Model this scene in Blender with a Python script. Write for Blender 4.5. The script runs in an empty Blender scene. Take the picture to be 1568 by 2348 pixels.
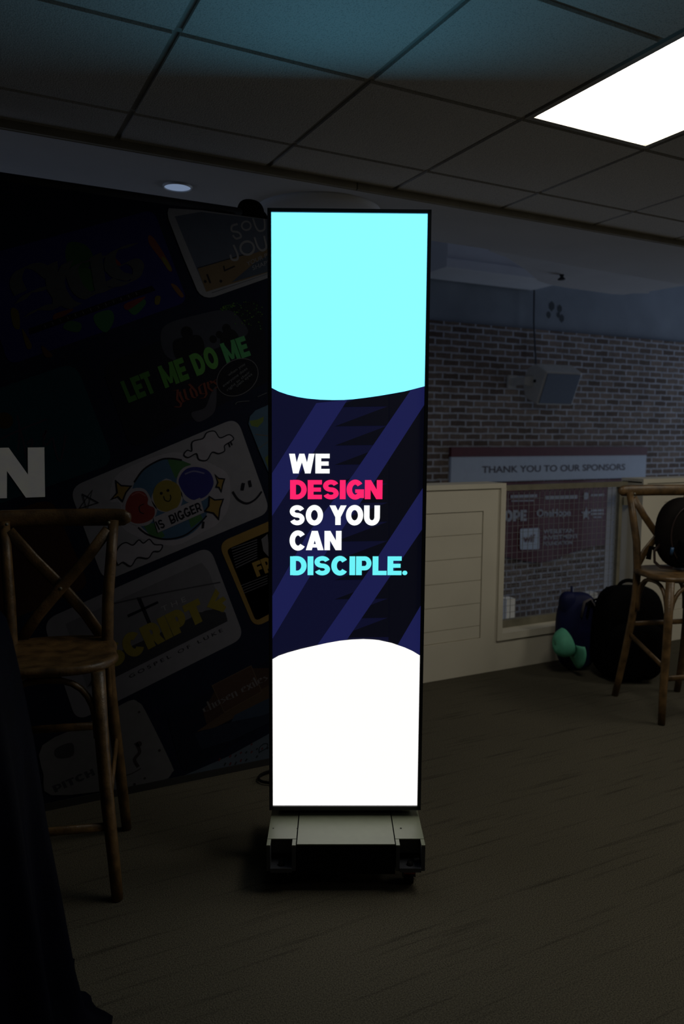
import bpy, bmesh, math, random
from mathutils import Vector, Matrix
random.seed(7)
S = bpy.context.scene
COL = S.collection

# ------------------------------------------------------------------ camera
CZ, FPX, PITCH, ROLL, YAW = 1.48, 1733.6, 0.1024, 0.0067, -0.475
def cam_basis():
    c, s = math.cos, math.sin
    fw = Vector((0, c(PITCH), -s(PITCH))); rt = Vector((1, 0, 0)); up = rt.cross(fw)
    r2 = rt*c(ROLL) + up*s(ROLL); u2 = -rt*s(ROLL) + up*c(ROLL)
    Z = Matrix.Rotation(YAW, 3, 'Z')
    return Z@r2, Z@u2, Z@fw
RT, UP, FW = cam_basis()
cd = bpy.data.cameras.new('camera'); cam = bpy.data.objects.new('camera', cd); COL.objects.link(cam)
m = Matrix((RT, UP, -FW)).transposed().to_4x4(); m.translation = (0, 0, CZ); cam.matrix_world = m
cd.sensor_fit = 'VERTICAL'; cd.sensor_height = 36; cd.lens = FPX/2348*36
cd.clip_start = 0.02; cd.clip_end = 100
cd.dof.use_dof = True; cd.dof.focus_distance = 2.45; cd.dof.aperture_fstop = 2.8
S.camera = cam
S.view_settings.view_transform = 'Standard'; S.view_settings.look = 'None'
S.view_settings.exposure = 0.0; S.view_settings.gamma = 1.0; S.view_settings.use_curve_mapping = False

def ray(px, py): return FW + RT*((px-784)/FPX) - UP*((py-1174)/FPX)
def at_y(px, py, Y):            # where a sight line of the photograph meets the wall plane y = Y
    d = ray(px, py); t = Y/d.y; return Vector((d.x*t, Y, CZ+d.z*t))

# ------------------------------------------------------------------ light levels
FIX = 7.0            # radiance of the ceiling fixtures
LED_WHITE = (1.04, 1.02, .99)
LED_CYAN = (0.27, 1.25, 1.9)
w = bpy.data.worlds.new('world'); S.world = w; w.use_nodes = True
bg = w.node_tree.nodes['Background']; bg.inputs[0].default_value = (0.42, 0.55, 1.0, 1); bg.inputs[1].default_value = 0.07
def area(name, loc, target, sx, sy, power, color):
    l = bpy.data.lights.new(name, 'AREA'); l.shape = 'RECTANGLE'; l.size = sx; l.size_y = sy; l.energy = power; l.color = color
    o = bpy.data.objects.new(name, l); COL.objects.link(o); o.location = loc
    o.rotation_euler = (Vector(target)-Vector(loc)).to_track_quat('-Z', 'Y').to_euler()
    return o
# added area lights at the unseen atrium ends, standing in for bluish daylight
area('atrium_daylight_fill', (12.5, 5.2, 0.5), (5, 5.0, 2.0), 2.6, 4.5, 105, (0.62, 0.76, 1.0))
area('atrium_daylight_fill', (-3.0, 5.2, 0.8), (4, 5.2, 1.6), 2.4, 3.5, 9, (0.62, 0.76, 1.0))

# ------------------------------------------------------------------ materials
def rgb(r, g, b): 
    f = lambda c: ((c/255+0.055)/1.055)**2.4 if c/255 > 0.04045 else c/255/12.92
    return (f(r), f(g), f(b))
def mat(name, col, rough=0.6, metal=0.0, vary=0.12, scale=12, bump=0.0, bscale=60, emit=None, spec=0.5, coat=0.0, stretch=None):
    M = bpy.data.materials.new(name); M.use_nodes = True; nt = M.node_tree; N = nt.nodes; L = nt.links
    b = N['Principled BSDF']; b.inputs['Roughness'].default_value = rough; b.inputs['Metallic'].default_value = metal
    b.inputs['Specular IOR Level'].default_value = spec; b.inputs['Coat Weight'].default_value = coat
    tc = N.new('ShaderNodeTexCoord'); mp = N.new('ShaderNodeMapping'); L.new(tc.outputs['Object'], mp.inputs[0])
    if stretch: mp.inputs['Scale'].default_value = stretch
    no = N.new('ShaderNodeTexNoise'); no.inputs['Scale'].default_value = scale; no.inputs['Detail'].default_value = 5
    L.new(mp.outputs[0], no.inputs['Vector'])
    r = N.new('ShaderNodeValToRGB'); e = r.color_ramp.elements
    e[0].position = .3; e[1].position = .7
    e[0].color = (*[c*(1-vary) for c in col], 1); e[1].color = (*[min(1, c*(1+vary)) for c in col], 1)
    L.new(no.outputs['Fac'], r.inputs[0]); L.new(r.outputs[0], b.inputs['Base Color'])
    if bump:
        n2 = N.new('ShaderNodeTexNoise'); n2.inputs['Scale'].default_value = bscale; n2.inputs['Detail'].default_value = 4
        L.new(mp.outputs[0], n2.inputs['Vector'])
        bp = N.new('ShaderNodeBump'); bp.inputs['Strength'].default_value = bump; bp.inputs['Distance'].default_value = 0.01
        L.new(n2.outputs['Fac'], bp.inputs['Height']); L.new(bp.outputs[0], b.inputs['Normal'])
    if emit:
        b.inputs['Base Color'].default_value = (0.01, 0.01, 0.01, 1)
        for l in list(b.inputs['Base Color'].links): L.remove(l)
        b.inputs['Emission Color'].default_value = (*[min(1, c/max(emit)) for c in emit], 1); b.inputs['Emission Strength'].default_value = max(emit)
    return M
def carpet_mat():
    M = bpy.data.materials.new('carpet'); M.use_nodes = True; nt = M.node_tree; N = nt.nodes; L = nt.links
    b = N['Principled BSDF']; b.inputs['Roughness'].default_value = .95; b.inputs['Specular IOR Level'].default_value = .1
    tc = N.new('ShaderNodeTexCoord'); mp = N.new('ShaderNodeMapping'); L.new(tc.outputs['Object'], mp.inputs[0])
    mp.inputs['Scale'].default_value = (2.0, 38, 1)
    a = N.new('ShaderNodeTexNoise'); a.inputs['Scale'].default_value = 1.0; a.inputs['Detail'].default_value = 6; a.inputs['Roughness'].default_value = .6
    L.new(mp.outputs[0], a.inputs['Vector'])
    r = N.new('ShaderNodeValToRGB'); e = r.color_ramp.elements; e[0].position = .30; e[1].position = .44
    e[0].color = (.045, .041, .031, 1); e[1].color = (.076, .070, .052, 1)
    L.new(a.outputs['Fac'], r.inputs[0])
    c = N.new('ShaderNodeTexNoise'); c.inputs['Scale'].default_value = 260; c.inputs['Detail'].default_value = 3
    L.new(tc.outputs['Object'], c.inputs['Vector'])
    r2 = N.new('ShaderNodeValToRGB'); r2.color_ramp.elements[0].color = (.45, .45, .45, 1); r2.color_ramp.elements[1].color = (1.5, 1.5, 1.5, 1)
    r2.color_ramp.elements[0].position = .35; r2.color_ramp.elements[1].position = .65
    L.new(c.outputs['Fac'], r2.inputs[0])
    mx = N.new('ShaderNodeMix'); mx.data_type = 'RGBA'; mx.blend_type = 'MULTIPLY'; mx.inputs['Factor'].default_value = .8
    L.new(r.outputs[0], mx.inputs['A']); L.new(r2.outputs[0], mx.inputs['B'])
    sg = N.new('ShaderNodeTexNoise'); sg.inputs['Scale'].default_value = 1.3; L.new(tc.outputs['Object'], sg.inputs['Vector'])
    r3 = N.new('ShaderNodeValToRGB'); r3.color_ramp.elements[0].color = (.8, .8, .8, 1); r3.color_ramp.elements[1].color = (1.15, 1.12, 1.1, 1)
    L.new(sg.outputs['Fac'], r3.inputs[0])
    m2 = N.new('ShaderNodeMix'); m2.data_type = 'RGBA'; m2.blend_type = 'MULTIPLY'; m2.inputs['Factor'].default_value = 1
    L.new(mx.outputs['Result'], m2.inputs['A']); L.new(r3.outputs[0], m2.inputs['B'])
    L.new(m2.outputs['Result'], b.inputs['Base Color'])
    bp = N.new('ShaderNodeBump'); bp.inputs['Strength'].default_value = .6; bp.inputs['Distance'].default_value = .004
    L.new(c.outputs['Fac'], bp.inputs['Height']); L.new(bp.outputs[0], b.inputs['Normal'])
    return M
def brick_mat():
    M = bpy.data.materials.new('brick'); M.use_nodes = True; nt = M.node_tree; N = nt.nodes; L = nt.links
    b = N['Principled BSDF']; b.inputs['Roughness'].default_value = .9
    tc = N.new('ShaderNodeTexCoord'); sp = N.new('ShaderNodeSeparateXYZ'); cb = N.new('ShaderNodeCombineXYZ')
    L.new(tc.outputs['Object'], sp.inputs[0]); L.new(sp.outputs['X'], cb.inputs['X']); L.new(sp.outputs['Z'], cb.inputs['Y'])
    wn = N.new('ShaderNodeTexNoise'); wn.inputs['Scale'].default_value = 9; L.new(cb.outputs[0], wn.inputs['Vector'])
    wv = N.new('ShaderNodeVectorMath'); wv.operation = 'SCALE'; wv.inputs['Scale'].default_value = .018
    L.new(wn.outputs['Color'], wv.inputs[0]); ad = N.new('ShaderNodeVectorMath'); L.new(cb.outputs[0], ad.inputs[0]); L.new(wv.outputs[0], ad.inputs[1])
    t = N.new('ShaderNodeTexBrick'); L.new(ad.outputs[0], t.inputs['Vector'])
    t.inputs['Scale'].default_value = 1; t.inputs['Brick Width'].default_value = .2; t.inputs['Row Height'].default_value = .0685
    t.inputs['Mortar Size'].default_value = .0105; t.inputs['Mortar Smooth'].default_value = .3; t.inputs['Bias'].default_value = -.1
    t.inputs['Color1'].default_value = (.12, .082, .06, 1); t.inputs['Color2'].default_value = (.26, .195, .15, 1); t.inputs['Mortar'].default_value = (.44, .44, .46, 1)
    n = N.new('ShaderNodeTexNoise'); n.inputs['Scale'].default_value = 25; n.inputs['Detail'].default_value = 5; L.new(cb.outputs[0], n.inputs['Vector'])
    n3 = N.new('ShaderNodeTexNoise'); n3.inputs['Scale'].default_value = 4; n3.inputs['Detail'].default_value = 2; L.new(cb.outputs[0], n3.inputs['Vector'])
    mm = N.new('ShaderNodeMath'); mm.operation = 'ADD'; L.new(n.outputs['Fac'], mm.inputs[0]); L.new(n3.outputs['Fac'], mm.inputs[1])
    r = N.new('ShaderNodeMapRange'); r.inputs['From Min'].default_value = .7; r.inputs['From Max'].default_value = 1.3; r.inputs['To Min'].default_value = .75; r.inputs['To Max'].default_value = 1.25
    L.new(mm.outputs[0], r.inputs['Value'])
    mx = N.new('ShaderNodeVectorMath'); mx.operation = 'SCALE'; L.new(t.outputs['Color'], mx.inputs[0]); L.new(r.outputs[0], mx.inputs['Scale'])
    L.new(mx.outputs[0], b.inputs['Base Color'])
    bp = N.new('ShaderNodeBump'); bp.inputs['Strength'].default_value = .5; bp.inputs['Distance'].default_value = .01; bp.invert = True
    L.new(t.outputs['Fac'], bp.inputs['Height']); L.new(bp.outputs[0], b.inputs['Normal'])
    return M
def tile_mat():
    M = bpy.data.materials.new('ceiling_tile'); M.use_nodes = True; nt = M.node_tree; N = nt.nodes; L = nt.links
    b = N['Principled BSDF']; b.inputs['Roughness'].default_value = .9
    tc = N.new('ShaderNodeTexCoord')
    v = N.new('ShaderNodeTexVoronoi'); v.inputs['Scale'].default_value = 190; L.new(tc.outputs['Object'], v.inputs['Vector'])
    n = N.new('ShaderNodeTexNoise'); n.inputs['Scale'].default_value = 120; n.inputs['Detail'].default_value = 4; L.new(tc.outputs['Object'], n.inputs['Vector'])
    mul = N.new('ShaderNodeMath'); mul.operation = 'MULTIPLY'; L.new(v.outputs['Distance'], mul.inputs[0]); L.new(n.outputs['Fac'], mul.inputs[1])
    r = N.new('ShaderNodeValToRGB'); r.color_ramp.elements[0].position = .05; r.color_ramp.elements[1].position = .22
    r.color_ramp.elements[0].color = (.48, .47, .45, 1); r.color_ramp.elements[1].color = (.74, .72, .69, 1)
    L.new(mul.outputs[0], r.inputs[0]); L.new(r.outputs[0], b.inputs['Base Color'])
    bp = N.new('ShaderNodeBump'); bp.inputs['Strength'].default_value = .35; bp.inputs['Distance'].default_value = .004
    L.new(mul.outputs[0], bp.inputs['Height']); L.new(bp.outputs[0], b.inputs['Normal'])
    return M
M_CARPET, M_BRICK, M_TILE = carpet_mat(), brick_mat(), tile_mat()
M_TEE = mat('tee_bar', (.42, .41, .38), .5)
M_TRIM = mat('edge_trim', (.34, .31, .24), .5)
M_DRY = mat('drywall', (.62, .62, .63), .85, vary=.04, scale=3)
M_UPPER = mat('blue_grey_plaster', (.26, .29, .32), .9, vary=.14, scale=2.2)
M_WHITEWALL = mat('cream_painted_wood', (.66, .62, .52), .45, vary=.03, scale=4)
M_ROOM = mat('room_wall', (.16, .16, .17), .9)
M_BLACKMETAL = mat('black_metal', (.012, .013, .016), .35, vary=.2)
M_BLACK = mat('matte_black', (.003, .003, .0035), .7, spec=.1, vary=.2)
M_SILVER = mat('grey_painted_steel', (.155, .17, .118), .42, vary=.05, scale=30)
M_DARKSTEEL_SHADE = mat('dark_steel_and_wing_shade', (.035, .037, .045), .4)
M_RED = mat('red_brake', (.25, .02, .015), .5)
M_WOOD = mat('worn_oak', (.112, .064, .024), .42, vary=.5, scale=7, bump=.15, bscale=40, stretch=(3, 3, 3))
M_STEEL = mat('galvanised_steel', (.20, .185, .135), .5, vary=.2)
M_WIRE = mat('wire', (.22, .23, .25), .6)
M_WHITEP = mat('white_enamel', (.88, .9, .93), .4, vary=.03)
M_SPK = mat('beige_speaker_shell', (.52, .50, .45), .6, vary=.05)
M_GRILLE = mat('blue_grey_grille', (.13, .16, .21), .7, vary=.15, scale=200)
M_NAVYCLOTH = mat('navy_stretch_fabric', (.0007, .0011, .0045), .7, spec=.03, vary=.3, bump=.1, bscale=150)
M_DRAPE = mat('black_drape', (.0012, .0012, .0018), .9, spec=.05, vary=.3)
M_BAGBLACK = mat('black_nylon', (.0012, .0012, .0016), .75, spec=.06, vary=.3, bump=.2, bscale=180)
M_BAGBLUE = mat('dark_blue_nylon', (.006, .009, .05), .6, spec=.2, vary=.3)
M_STRAPGREY = mat('grey_webbing', (.10, .09, .10), .8)
M_BAGBROWN = mat('dark_brown_canvas', (.006, .0045, .004), .7, spec=.1, vary=.4)
M_LEATHER = mat('brown_leather_edge', (.02, .009, .008), .5)
M_MINT = mat('mint_green_cloth', (.10, .42, .28), .7, vary=.12, scale=25)
M_GLASSBLUE = mat('blue_plastic', (.03, .09, .2), .3)

# ------------------------------------------------------------------ mesh helpers
class MB:
    def __init__(s): s.v = []; s.f = []; s.mi = []; s.mats = []; s.cur = 0; s.smooth = []; s.sm = False
    def m(s, M):
        if M not in s.mats: s.mats.append(M)
        s.cur = s.mats.index(M); return s
    def add(s, V, F, smooth=None):
        k = len(s.v); s.v += [tuple(p) for p in V]; sm = s.sm if smooth is None else smooth
        for f in F: s.f.append(tuple(i+k for i in f)); s.mi.append(s.cur); s.smooth.append(sm)
        return s
    def box(s, a, b, T=None):
        (x0, y0, z0), (x1, y1, z1) = a, b
        V = [Vector(p) for p in ((x0,y0,z0),(x1,y0,z0),(x1,y1,z0),(x0,y1,z0),(x0,y0,z1),(x1,y0,z1),(x1,y1,z1),(x0,y1,z1))]
        if T: V = [T@p for p in V]
        return s.add(V, [(0,3,2,1),(4,5,6,7),(0,1,5,4),(1,2,6,5),(2,3,7,6),(3,0,4,7)], False)
    def rbox(s, a, b, r=.01, n=3, T=None):
        bm = bmesh.new(); bmesh.ops.create_cube(bm, size=1)
        for v in bm.verts: v.co = Vector([(a[i]+b[i])/2 + v.co[i]*(b[i]-a[i]) for i in range(3)])
        bmesh.ops.bevel(bm, geom=bm.edges[:], offset=r, segments=n, affect='EDGES', profile=.5)
        bm.verts.index_update(); V = [v.co.copy() for v in bm.verts]
        if T: V = [T@p for p in V]
        s.add(V, [tuple(v.index for v in f.verts) for f in bm.faces], True); bm.free(); return s
    def tube(s, P, R, n=12, flat=None, cap=True):
        P = [Vector(p) for p in P]; R = R if isinstance(R, (list, tuple)) else [R]*len(P)
        V = []; prev = None
        for i, p in enumerate(P):
            t = (P[min(i+1, len(P)-1)]-P[max(i-1, 0)]).normalized()
            if prev is None:
                a = Vector((0, 0, 1)) if abs(t.z) < .9 else Vector((1, 0, 0))
                if flat is not None: a = Vector(flat)
                u = (a - t*a.dot(t)).normalized()
            else: u = (prev - t*prev.dot(t)).normalized()
            prev = u; w_ = t.cross(u)
            r = R[i]; ru, rw = (r if isinstance(r, (tuple, list)) else (r, r))
            for k in range(n):
                an = 2*math.pi*k/n; V.append(p + u*(ru*math.cos(an)) + w_*(rw*math.sin(an)))
        F = [(i*n+k, i*n+(k+1) % n, (i+1)*n+(k+1) % n, (i+1)*n+k) for i in range(len(P)-1) for k in range(n)]
        if cap: F += [tuple(range(n))[::-1], tuple(range((len(P)-1)*n, len(P)*n))]
        return s.add(V, F, True)
    def lathe(s, prof, n=32, T=None):
        V = []; m_ = len(prof)
        for k in range(n):
            a = 2*math.pi*k/n
            for r, z in prof: V.append(Vector((r*math.cos(a), r*math.sin(a), z)))
        if T: V = [T@p for p in V]
        F = [(k*m_+i, ((k+1) % n)*m_+i, ((k+1) % n)*m_+i+1, k*m_+i+1) for k in range(n) for i in range(m_-1)]
        return s.add(V, F, True)
    def blob(s, c, r, e=(2.5, 2.5), nu=28, nv=18, T=None, fn=None):
        sg = lambda x, p: math.copysign(abs(x)**p, x)
        V = []; F = []
        for j in range(nv+1):
            ph = -math.pi/2 + math.pi*j/nv
            for i in range(nu):
                th = 2*math.pi*i/nu
                p = Vector((c[0]+r[0]*sg(math.cos(ph), 2/e[1])*sg(math.cos(th), 2/e[0]), c[1]+r[1]*sg(math.cos(ph), 2/e[1])*sg(math.sin(th), 2/e[0]), c[2]+r[2]*sg(math.sin(ph), 2/e[1])))
                if fn: p = fn(p)
                V.append(T@p if T else p)
        for j in range(nv):
            for i in range(nu): F.append((j*nu+i, j*nu+(i+1) % nu, (j+1)*nu+(i+1) % nu, (j+1)*nu+i))
        return s.add(V, F, True)
    def prism(s, P2, z0, z1, T=None):
        n = len(P2); V = [Vector((x, y, z0)) for x, y in P2] + [Vector((x, y, z1)) for x, y in P2]
        if T: V = [T@p for p in V]
        return s.add(V, [tuple(range(n))[::-1], tuple(range(n, 2*n))] + [(i, (i+1) % n, (i+1) % n+n, i+n) for i in range(n)], False)
    def build(s, name, M=None, parent=None, loc=None):
        me = bpy.data.meshes.new(name)
        me.from_pydata(s.v, [], s.f)
        for k in (s.mats or [M]): me.materials.append(k)
        for p, i, sm in zip(me.polygons, s.mi, s.smooth): p.material_index = i if s.mats else 0; p.use_smooth = sm
        me.update()
        bm = bmesh.new(); bm.from_mesh(me); bmesh.ops.remove_doubles(bm, verts=bm.verts, dist=1e-6) if not getattr(s, 'keep', False) else None
        if not getattr(s, 'keep', False): bmesh.ops.recalc_face_normals(bm, faces=bm.faces)
        bm.to_mesh(me); bm.free()
        o = bpy.data.objects.new(name, me); COL.objects.link(o)
        if parent: o.parent = parent
        if loc: o.location = loc
        return o
def tag(o, label=None, cat=None, group=None, kind=None):
    if label: o['label'] = label
    if cat: o['category'] = cat
    if group: o['group'] = group
    if kind: o['kind'] = kind
    return o
def thing(name, loc, rz=0, label=None, cat=None, group=None):
    o = bpy.data.objects.new(name, None); COL.objects.link(o); o.location = loc; o.rotation_euler = (0, 0, rz); o.empty_display_size = .1
    return tag(o, label, cat, group)
def copy_tree(o, parent=None):
    c = o.copy(); COL.objects.link(c)
    if parent: c.parent = parent
    for ch in [x for x in bpy.data.objects if x.parent == o]: copy_tree(ch, c)
    return c
def arc(cx, cy, rx, ry, a0, a1, n=14):
    return [(cx+rx*math.cos(math.radians(a0+(a1-a0)*i/n)), cy+ry*math.sin(math.radians(a0+(a1-a0)*i/n))) for i in range(n+1)]
def ribbon(P, hw, closed=False):
    """a flat stroke of half width hw along P: list of quads in 2-D"""
    P = [Vector(p[:2]) for p in P]; n = len(P); L_, R_ = [], []
    for i in range(n):
        if closed: a, b = P[i-1], P[(i+1) % n]
        else: a, b = P[max(i-1, 0)], P[min(i+1, n-1)]
        d0 = (P[i]-a).normalized() if (P[i]-a).length > 1e-9 else None; d1 = (b-P[i]).normalized() if (b-P[i]).length > 1e-9 else None
        d0 = d0 or d1; d1 = d1 or d0
        t = (d0+d1); t = t.normalized() if t.length > 1e-6 else d0
        nn = Vector((-t.y, t.x)); k = hw/max(.45, nn.dot(Vector((-d0.y, d0.x))))
        L_.append(P[i]+nn*k); R_.append(P[i]-nn*k)
    return [[R_[i], R_[(i+1) % n], L_[(i+1) % n], L_[i]] for i in range(n if closed else n-1)]
def disc(cx, cy, rx, ry=None, n=28, rot=0):
    ry = ry or rx; c, s_ = math.cos(math.radians(rot)), math.sin(math.radians(rot)); out = []
    for i in range(n):
        a = 2*math.pi*i/n; x, y = rx*math.cos(a), ry*math.sin(a); out.append((cx+x*c-y*s_, cy+x*s_+y*c))
    return [out]
def rounded(Q, r, n=7):
    """polygon Q with rounded corners of radius about r"""
    Q = [Vector(q) for q in Q]; out = []
    for i, p in enumerate(Q):
        a, b = Q[i-1], Q[(i+1) % len(Q)]; u = (a-p); v = (b-p); k = min(r, u.length*.45, v.length*.45)
        s0 = p+u.normalized()*k; s1 = p+v.normalized()*k
        for j in range(n+1):
            t = j/n; out.append(tuple(s0*(1-t)**2 + p*2*t*(1-t) + s1*t*t))
    return [out]

# heavy grotesque capitals drawn as strokes; every glyph: (width, polygons) in a box of height 1
def glyph(ch, t=.27):
    h = t/2; q = t*.86; hh = q/2; P = []; gid = [0]
    def st(pts, w_=None): gid[0] += 1; P.extend([[(a[0], a[1], gid[0]+(i % 2)*.5) for a in q_] for i, q_ in enumerate(ribbon(pts, (w_ or t)/2))])
    def diag(x0, y0, x1, y1, k): gid[0] += 1; P.append([(x0-k, y0, gid[0]), (x0+k, y0, gid[0]), (x1+k, y1, gid[0]), (x1-k, y1, gid[0])])
    W = .72
    if ch in 'EFL':
        W = .66; st([(h, 0), (h, 1)])
        if ch in 'EL': st([(0, hh), (W, hh)], q)
        if ch in 'EF': st([(0, 1-hh), (W, 1-hh)], q); st([(0, .5), (W*.93, .5)], q*.93)
    elif ch == 'I': W = t; st([(h, 0), (h, 1)])
    elif ch == 'T': W = .72; st([(W/2, 0), (W/2, 1)]); st([(0, 1-hh), (W, 1-hh)], q)
    elif ch == 'H': W = .78; st([(h, 0), (h, 1)]); st([(W-h, 0), (W-h, 1)]); st([(0, .5), (W, .5)], q)
    elif ch == 'D':
        W = .78; st([(h, 0), (h, 1)]); st([(h, hh), (W*.42, hh)] + arc(W*.42, .5, W-h-W*.42, .5-hh, -90, 90, 16) + [(h, 1-hh)], q*1.08)
    elif ch in 'PRB':
        W = .74; st([(h, 0), (h, 1)]); st([(h, .37), (W*.55, .37)] + arc(W*.55, .37+(.63-hh)/2, W-h-W*.55, (.63-hh)/2, -90, 90, 12) + [(h, 1-hh)], q)
        if ch == 'R': diag(W-h, 0, W*.6, .42, h)
        if ch == 'B': st([(h, hh), (W*.55, hh)] + arc(W*.55, hh+.17, W-h-W*.55+.02, .17, -90, 90, 12), q)
    elif ch == 'O': W = .86; st2 = arc(W/2, .5, W/2-h, .5-hh+.01, 0, 360, 32)[:-1]; P.extend(ribbon(st2, t*.48, True))
    elif ch in 'CG':
        W = .82; st(arc(W/2, .5, W/2-h, .5-hh+.01, 38, 322 if ch == 'C' else 335, 26), t*.96)
        if ch == 'G': st([(W*.5, .42), (W, .42)], q*.8); st([(W-h*.85, .06), (W-h*.85, .5)], t*.85)
    elif ch == 'S':
        W = .76; ry = (1-2*hh+.02)/4; cy1 = 1-hh+.01-ry; cy0 = hh-.01+ry; rx = W/2-h
        st(arc(W/2, cy1, rx, ry, 18, 255, 16) + arc(W/2, cy0, rx, ry, 75, -162, 16), t*.88)
    elif ch == 'U': W = .78; st([(h, 1), (h, .4)] + arc(W/2, .4, W/2-h, .4-hh+.01, 180, 360, 16) + [(W-h, .4), (W-h, 1)])
    elif ch == 'J': W = .6; st([(W-h, 1), (W-h, .3)] + arc(W/2, .3, W/2-h, .3-hh, 0, -170, 12))
    elif ch == 'N':
        W = .82; st([(h, 0), (h, 1)]); st([(W-h, 0), (W-h, 1)]); diag(W-h*1.05, 0, h*1.05, 1, h*1.05)
    elif ch == 'M':
        W = 1.02; st([(h, 0), (h, 1)]); st([(W-h, 0), (W-h, 1)]); diag(W/2, .12, h*.9, 1, h*.72); diag(W/2, .12, W-h*.9, 1, h*.72)
    elif ch == 'W':
        W = 1.18; k = t*.5
        diag(W*.27, 0, k, 1, k); diag(W*.27, 0, W/2, 1, k*.88); diag(W*.73, 0, W/2, 1, k*.88); diag(W*.73, 0, W-k, 1, k)
    elif ch == 'A':
        W = .86; k = t*.53; diag(k, 0, W/2, 1, k); diag(W-k, 0, W/2, 1, k); P.append([(.2, .14), (W-.2, .14), (W-.26, .32), (.26, .32)])
    elif ch == 'Y':
        W = .84; k = t*.54; diag(W/2, .42, k, 1, k); diag(W/2, .42, W-k, 1, k); st([(W/2, 0), (W/2, .5)])
    elif ch == 'K': W = .8; st([(h, 0), (h, 1)]); diag(h+.1, .4, W-h*1.1, 1, h*1.1); diag(W-h*1.1, 0, W*.42, .55, h*1.1)
    elif ch == 'V': W = .84; k = t*.54; diag(W/2, 0, k, 1, k); diag(W/2, 0, W-k, 1, k)
    elif ch == '.': W = .24; P.extend(disc(.12, .12, .12, n=20))
    elif ch == ' ': W = .24; P = []
    return W, P
def text_polys(s, t=.27, gap=.035):
    x = 0; out = []; last = ''
    for ch in s:
        W, P = glyph(ch, t)
        if last+ch in ('CA', 'YO'): x -= .07
        last = ch
        out += [[(p[0]+x, p[1], (p[2] if len(p) > 2 else 5)) for p in poly] for poly in P]; x += W+gap
    return [[(p[0]/(x-gap), p[1], p[2]) for p in poly] for poly in out]      # unit width, unit height
def font_polys(s, off=0.0):
    """text in the built-in face as polygons, normalised to a box of unit width and unit cap height"""
    cu = bpy.data.curves.new('t', 'FONT'); cu.body = s; cu.size = 1; cu.offset = off; cu.resolution_u = 4; cu.fill_mode = 'FRONT'
    o = bpy.data.objects.new('t', cu); COL.objects.link(o)
    dg = bpy.context.evaluated_depsgraph_get(); me = bpy.data.meshes.new_from_object(o.evaluated_get(dg))
    P = [[(me.vertices[i].co.x, me.vertices[i].co.y) for i in p.vertices] for p in me.polygons]
    xs = [p[0] for q in P for p in q]; x0, x1 = min(xs), max(xs)
    bpy.data.objects.remove(o); bpy.data.curves.remove(cu); bpy.data.meshes.remove(me)
    return [[((x-x0)/(x1-x0), y/.69) for x, y in q] for q in P]
def affine(polys, O, X, Yv):
    """unit box -> origin O, right end X, top Yv (points)"""
    O, X, Yv = Vector(O), Vector(X), Vector(Yv); return [[tuple(O+(X-O)*p[0]+(Yv-O)*p[1])+tuple(p[2:3]) for p in q] for q in polys]
def nib(P, w_, ang=40):
    """broad-nib pen stroke (for blackletter)"""
    n = Vector((math.cos(math.radians(ang)), math.sin(math.radians(ang))))*w_/2; out = []
    for i, (a, b) in enumerate(zip(P, P[1:])):
        a, b = Vector(a), Vector(b); out.append([(*v, i % 4) for v in (a-n, b-n, b+n, a+n)])
    return out

def layered(mb, polys, M, depth, f):
    """flat shapes laid on a surface; f maps (a, b, depth) to the point in space"""
    mb.m(M)
    for q in polys: mb.add([f(p[0], p[1], depth+(p[2]*1.5e-5 if len(p) > 2 else 0)) for p in q], [tuple(range(len(q)))], False)

# ================================================================== THE SETTING
XL, XR, YB = -3.6, 8.6, -4.4
mb = MB().box((XL, YB, -.12), (XR, 3.69, 0)); tag(mb.build('floor', M_CARPET), kind='structure')

# tile ceiling: tegular tiles lying in a grid of tee bars
T0, TX, TY = .60015, .6096, .59856
y_lines = [2.7834 - TY*k for k in range(13)]; x_lines = [T0 + TX*k for k in range(-7, 14)]
fixtures = [(2, 2), (6, 2), (6, 8), (10, 5)]       # (column, row) of the 2x4 ft lights: a column is x, a row counts away from the atrium
def is_fix(i, j): return any(i == a and j in (b, b+1) for a, b in fixtures)
mb = MB().m(M_TILE)
ZT = 2.586
ys = [3.05] + y_lines
for i in range(-7, 13):
    for j in range(len(ys)-1):
        if is_fix(i, j): continue
        x0, x1, y0, y1 = T0+TX*i, T0+TX*(i+1), ys[j+1], ys[j]
        g = .011
        mb.box((x0+g, y0+g, ZT-.004), (x1-g, y1-(g if j else .004), ZT+.012))
tag(mb.build('ceiling', M_TILE), kind='structure')
mb = MB()
for x in x_lines: mb.box((x-.012, ys[-1], ZT+.006), (x+.012, 3.05, ZT+.03))
for y in y_lines: mb.box((x_lines[0], y-.012, ZT+.0055), (x_lines[-1], y+.012, ZT+.03))
mb.box((x_lines[0], ys[-1], ZT+.032), (x_lines[-1], 3.05, ZT+.06))
tag(mb.build('trim_1', M_TEE), kind='structure')
mb = MB().box((x_lines[0], 3.045, 2.553), (1.628, 3.062, 2.592)).box((1.634, 3.045, 2.553), (x_lines[-1], 3.062, 2.592))
tag(mb.build('trim_2', M_TRIM), kind='structure')

# drywall ceiling past the grid: near slab, and the curved slab hanging over the atrium behind its edge
pts = [(-3.6, 3.062), (8.6, 3.062), (8.6, 3.86), (4.9, 3.80), (3.6, 3.72), (2.75, 3.625), (-3.6, 3.60)]
mb = MB().prism(pts, 2.551, 2.80); tag(mb.build('ceiling_soffit', M_DRY), kind='structure')

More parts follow.
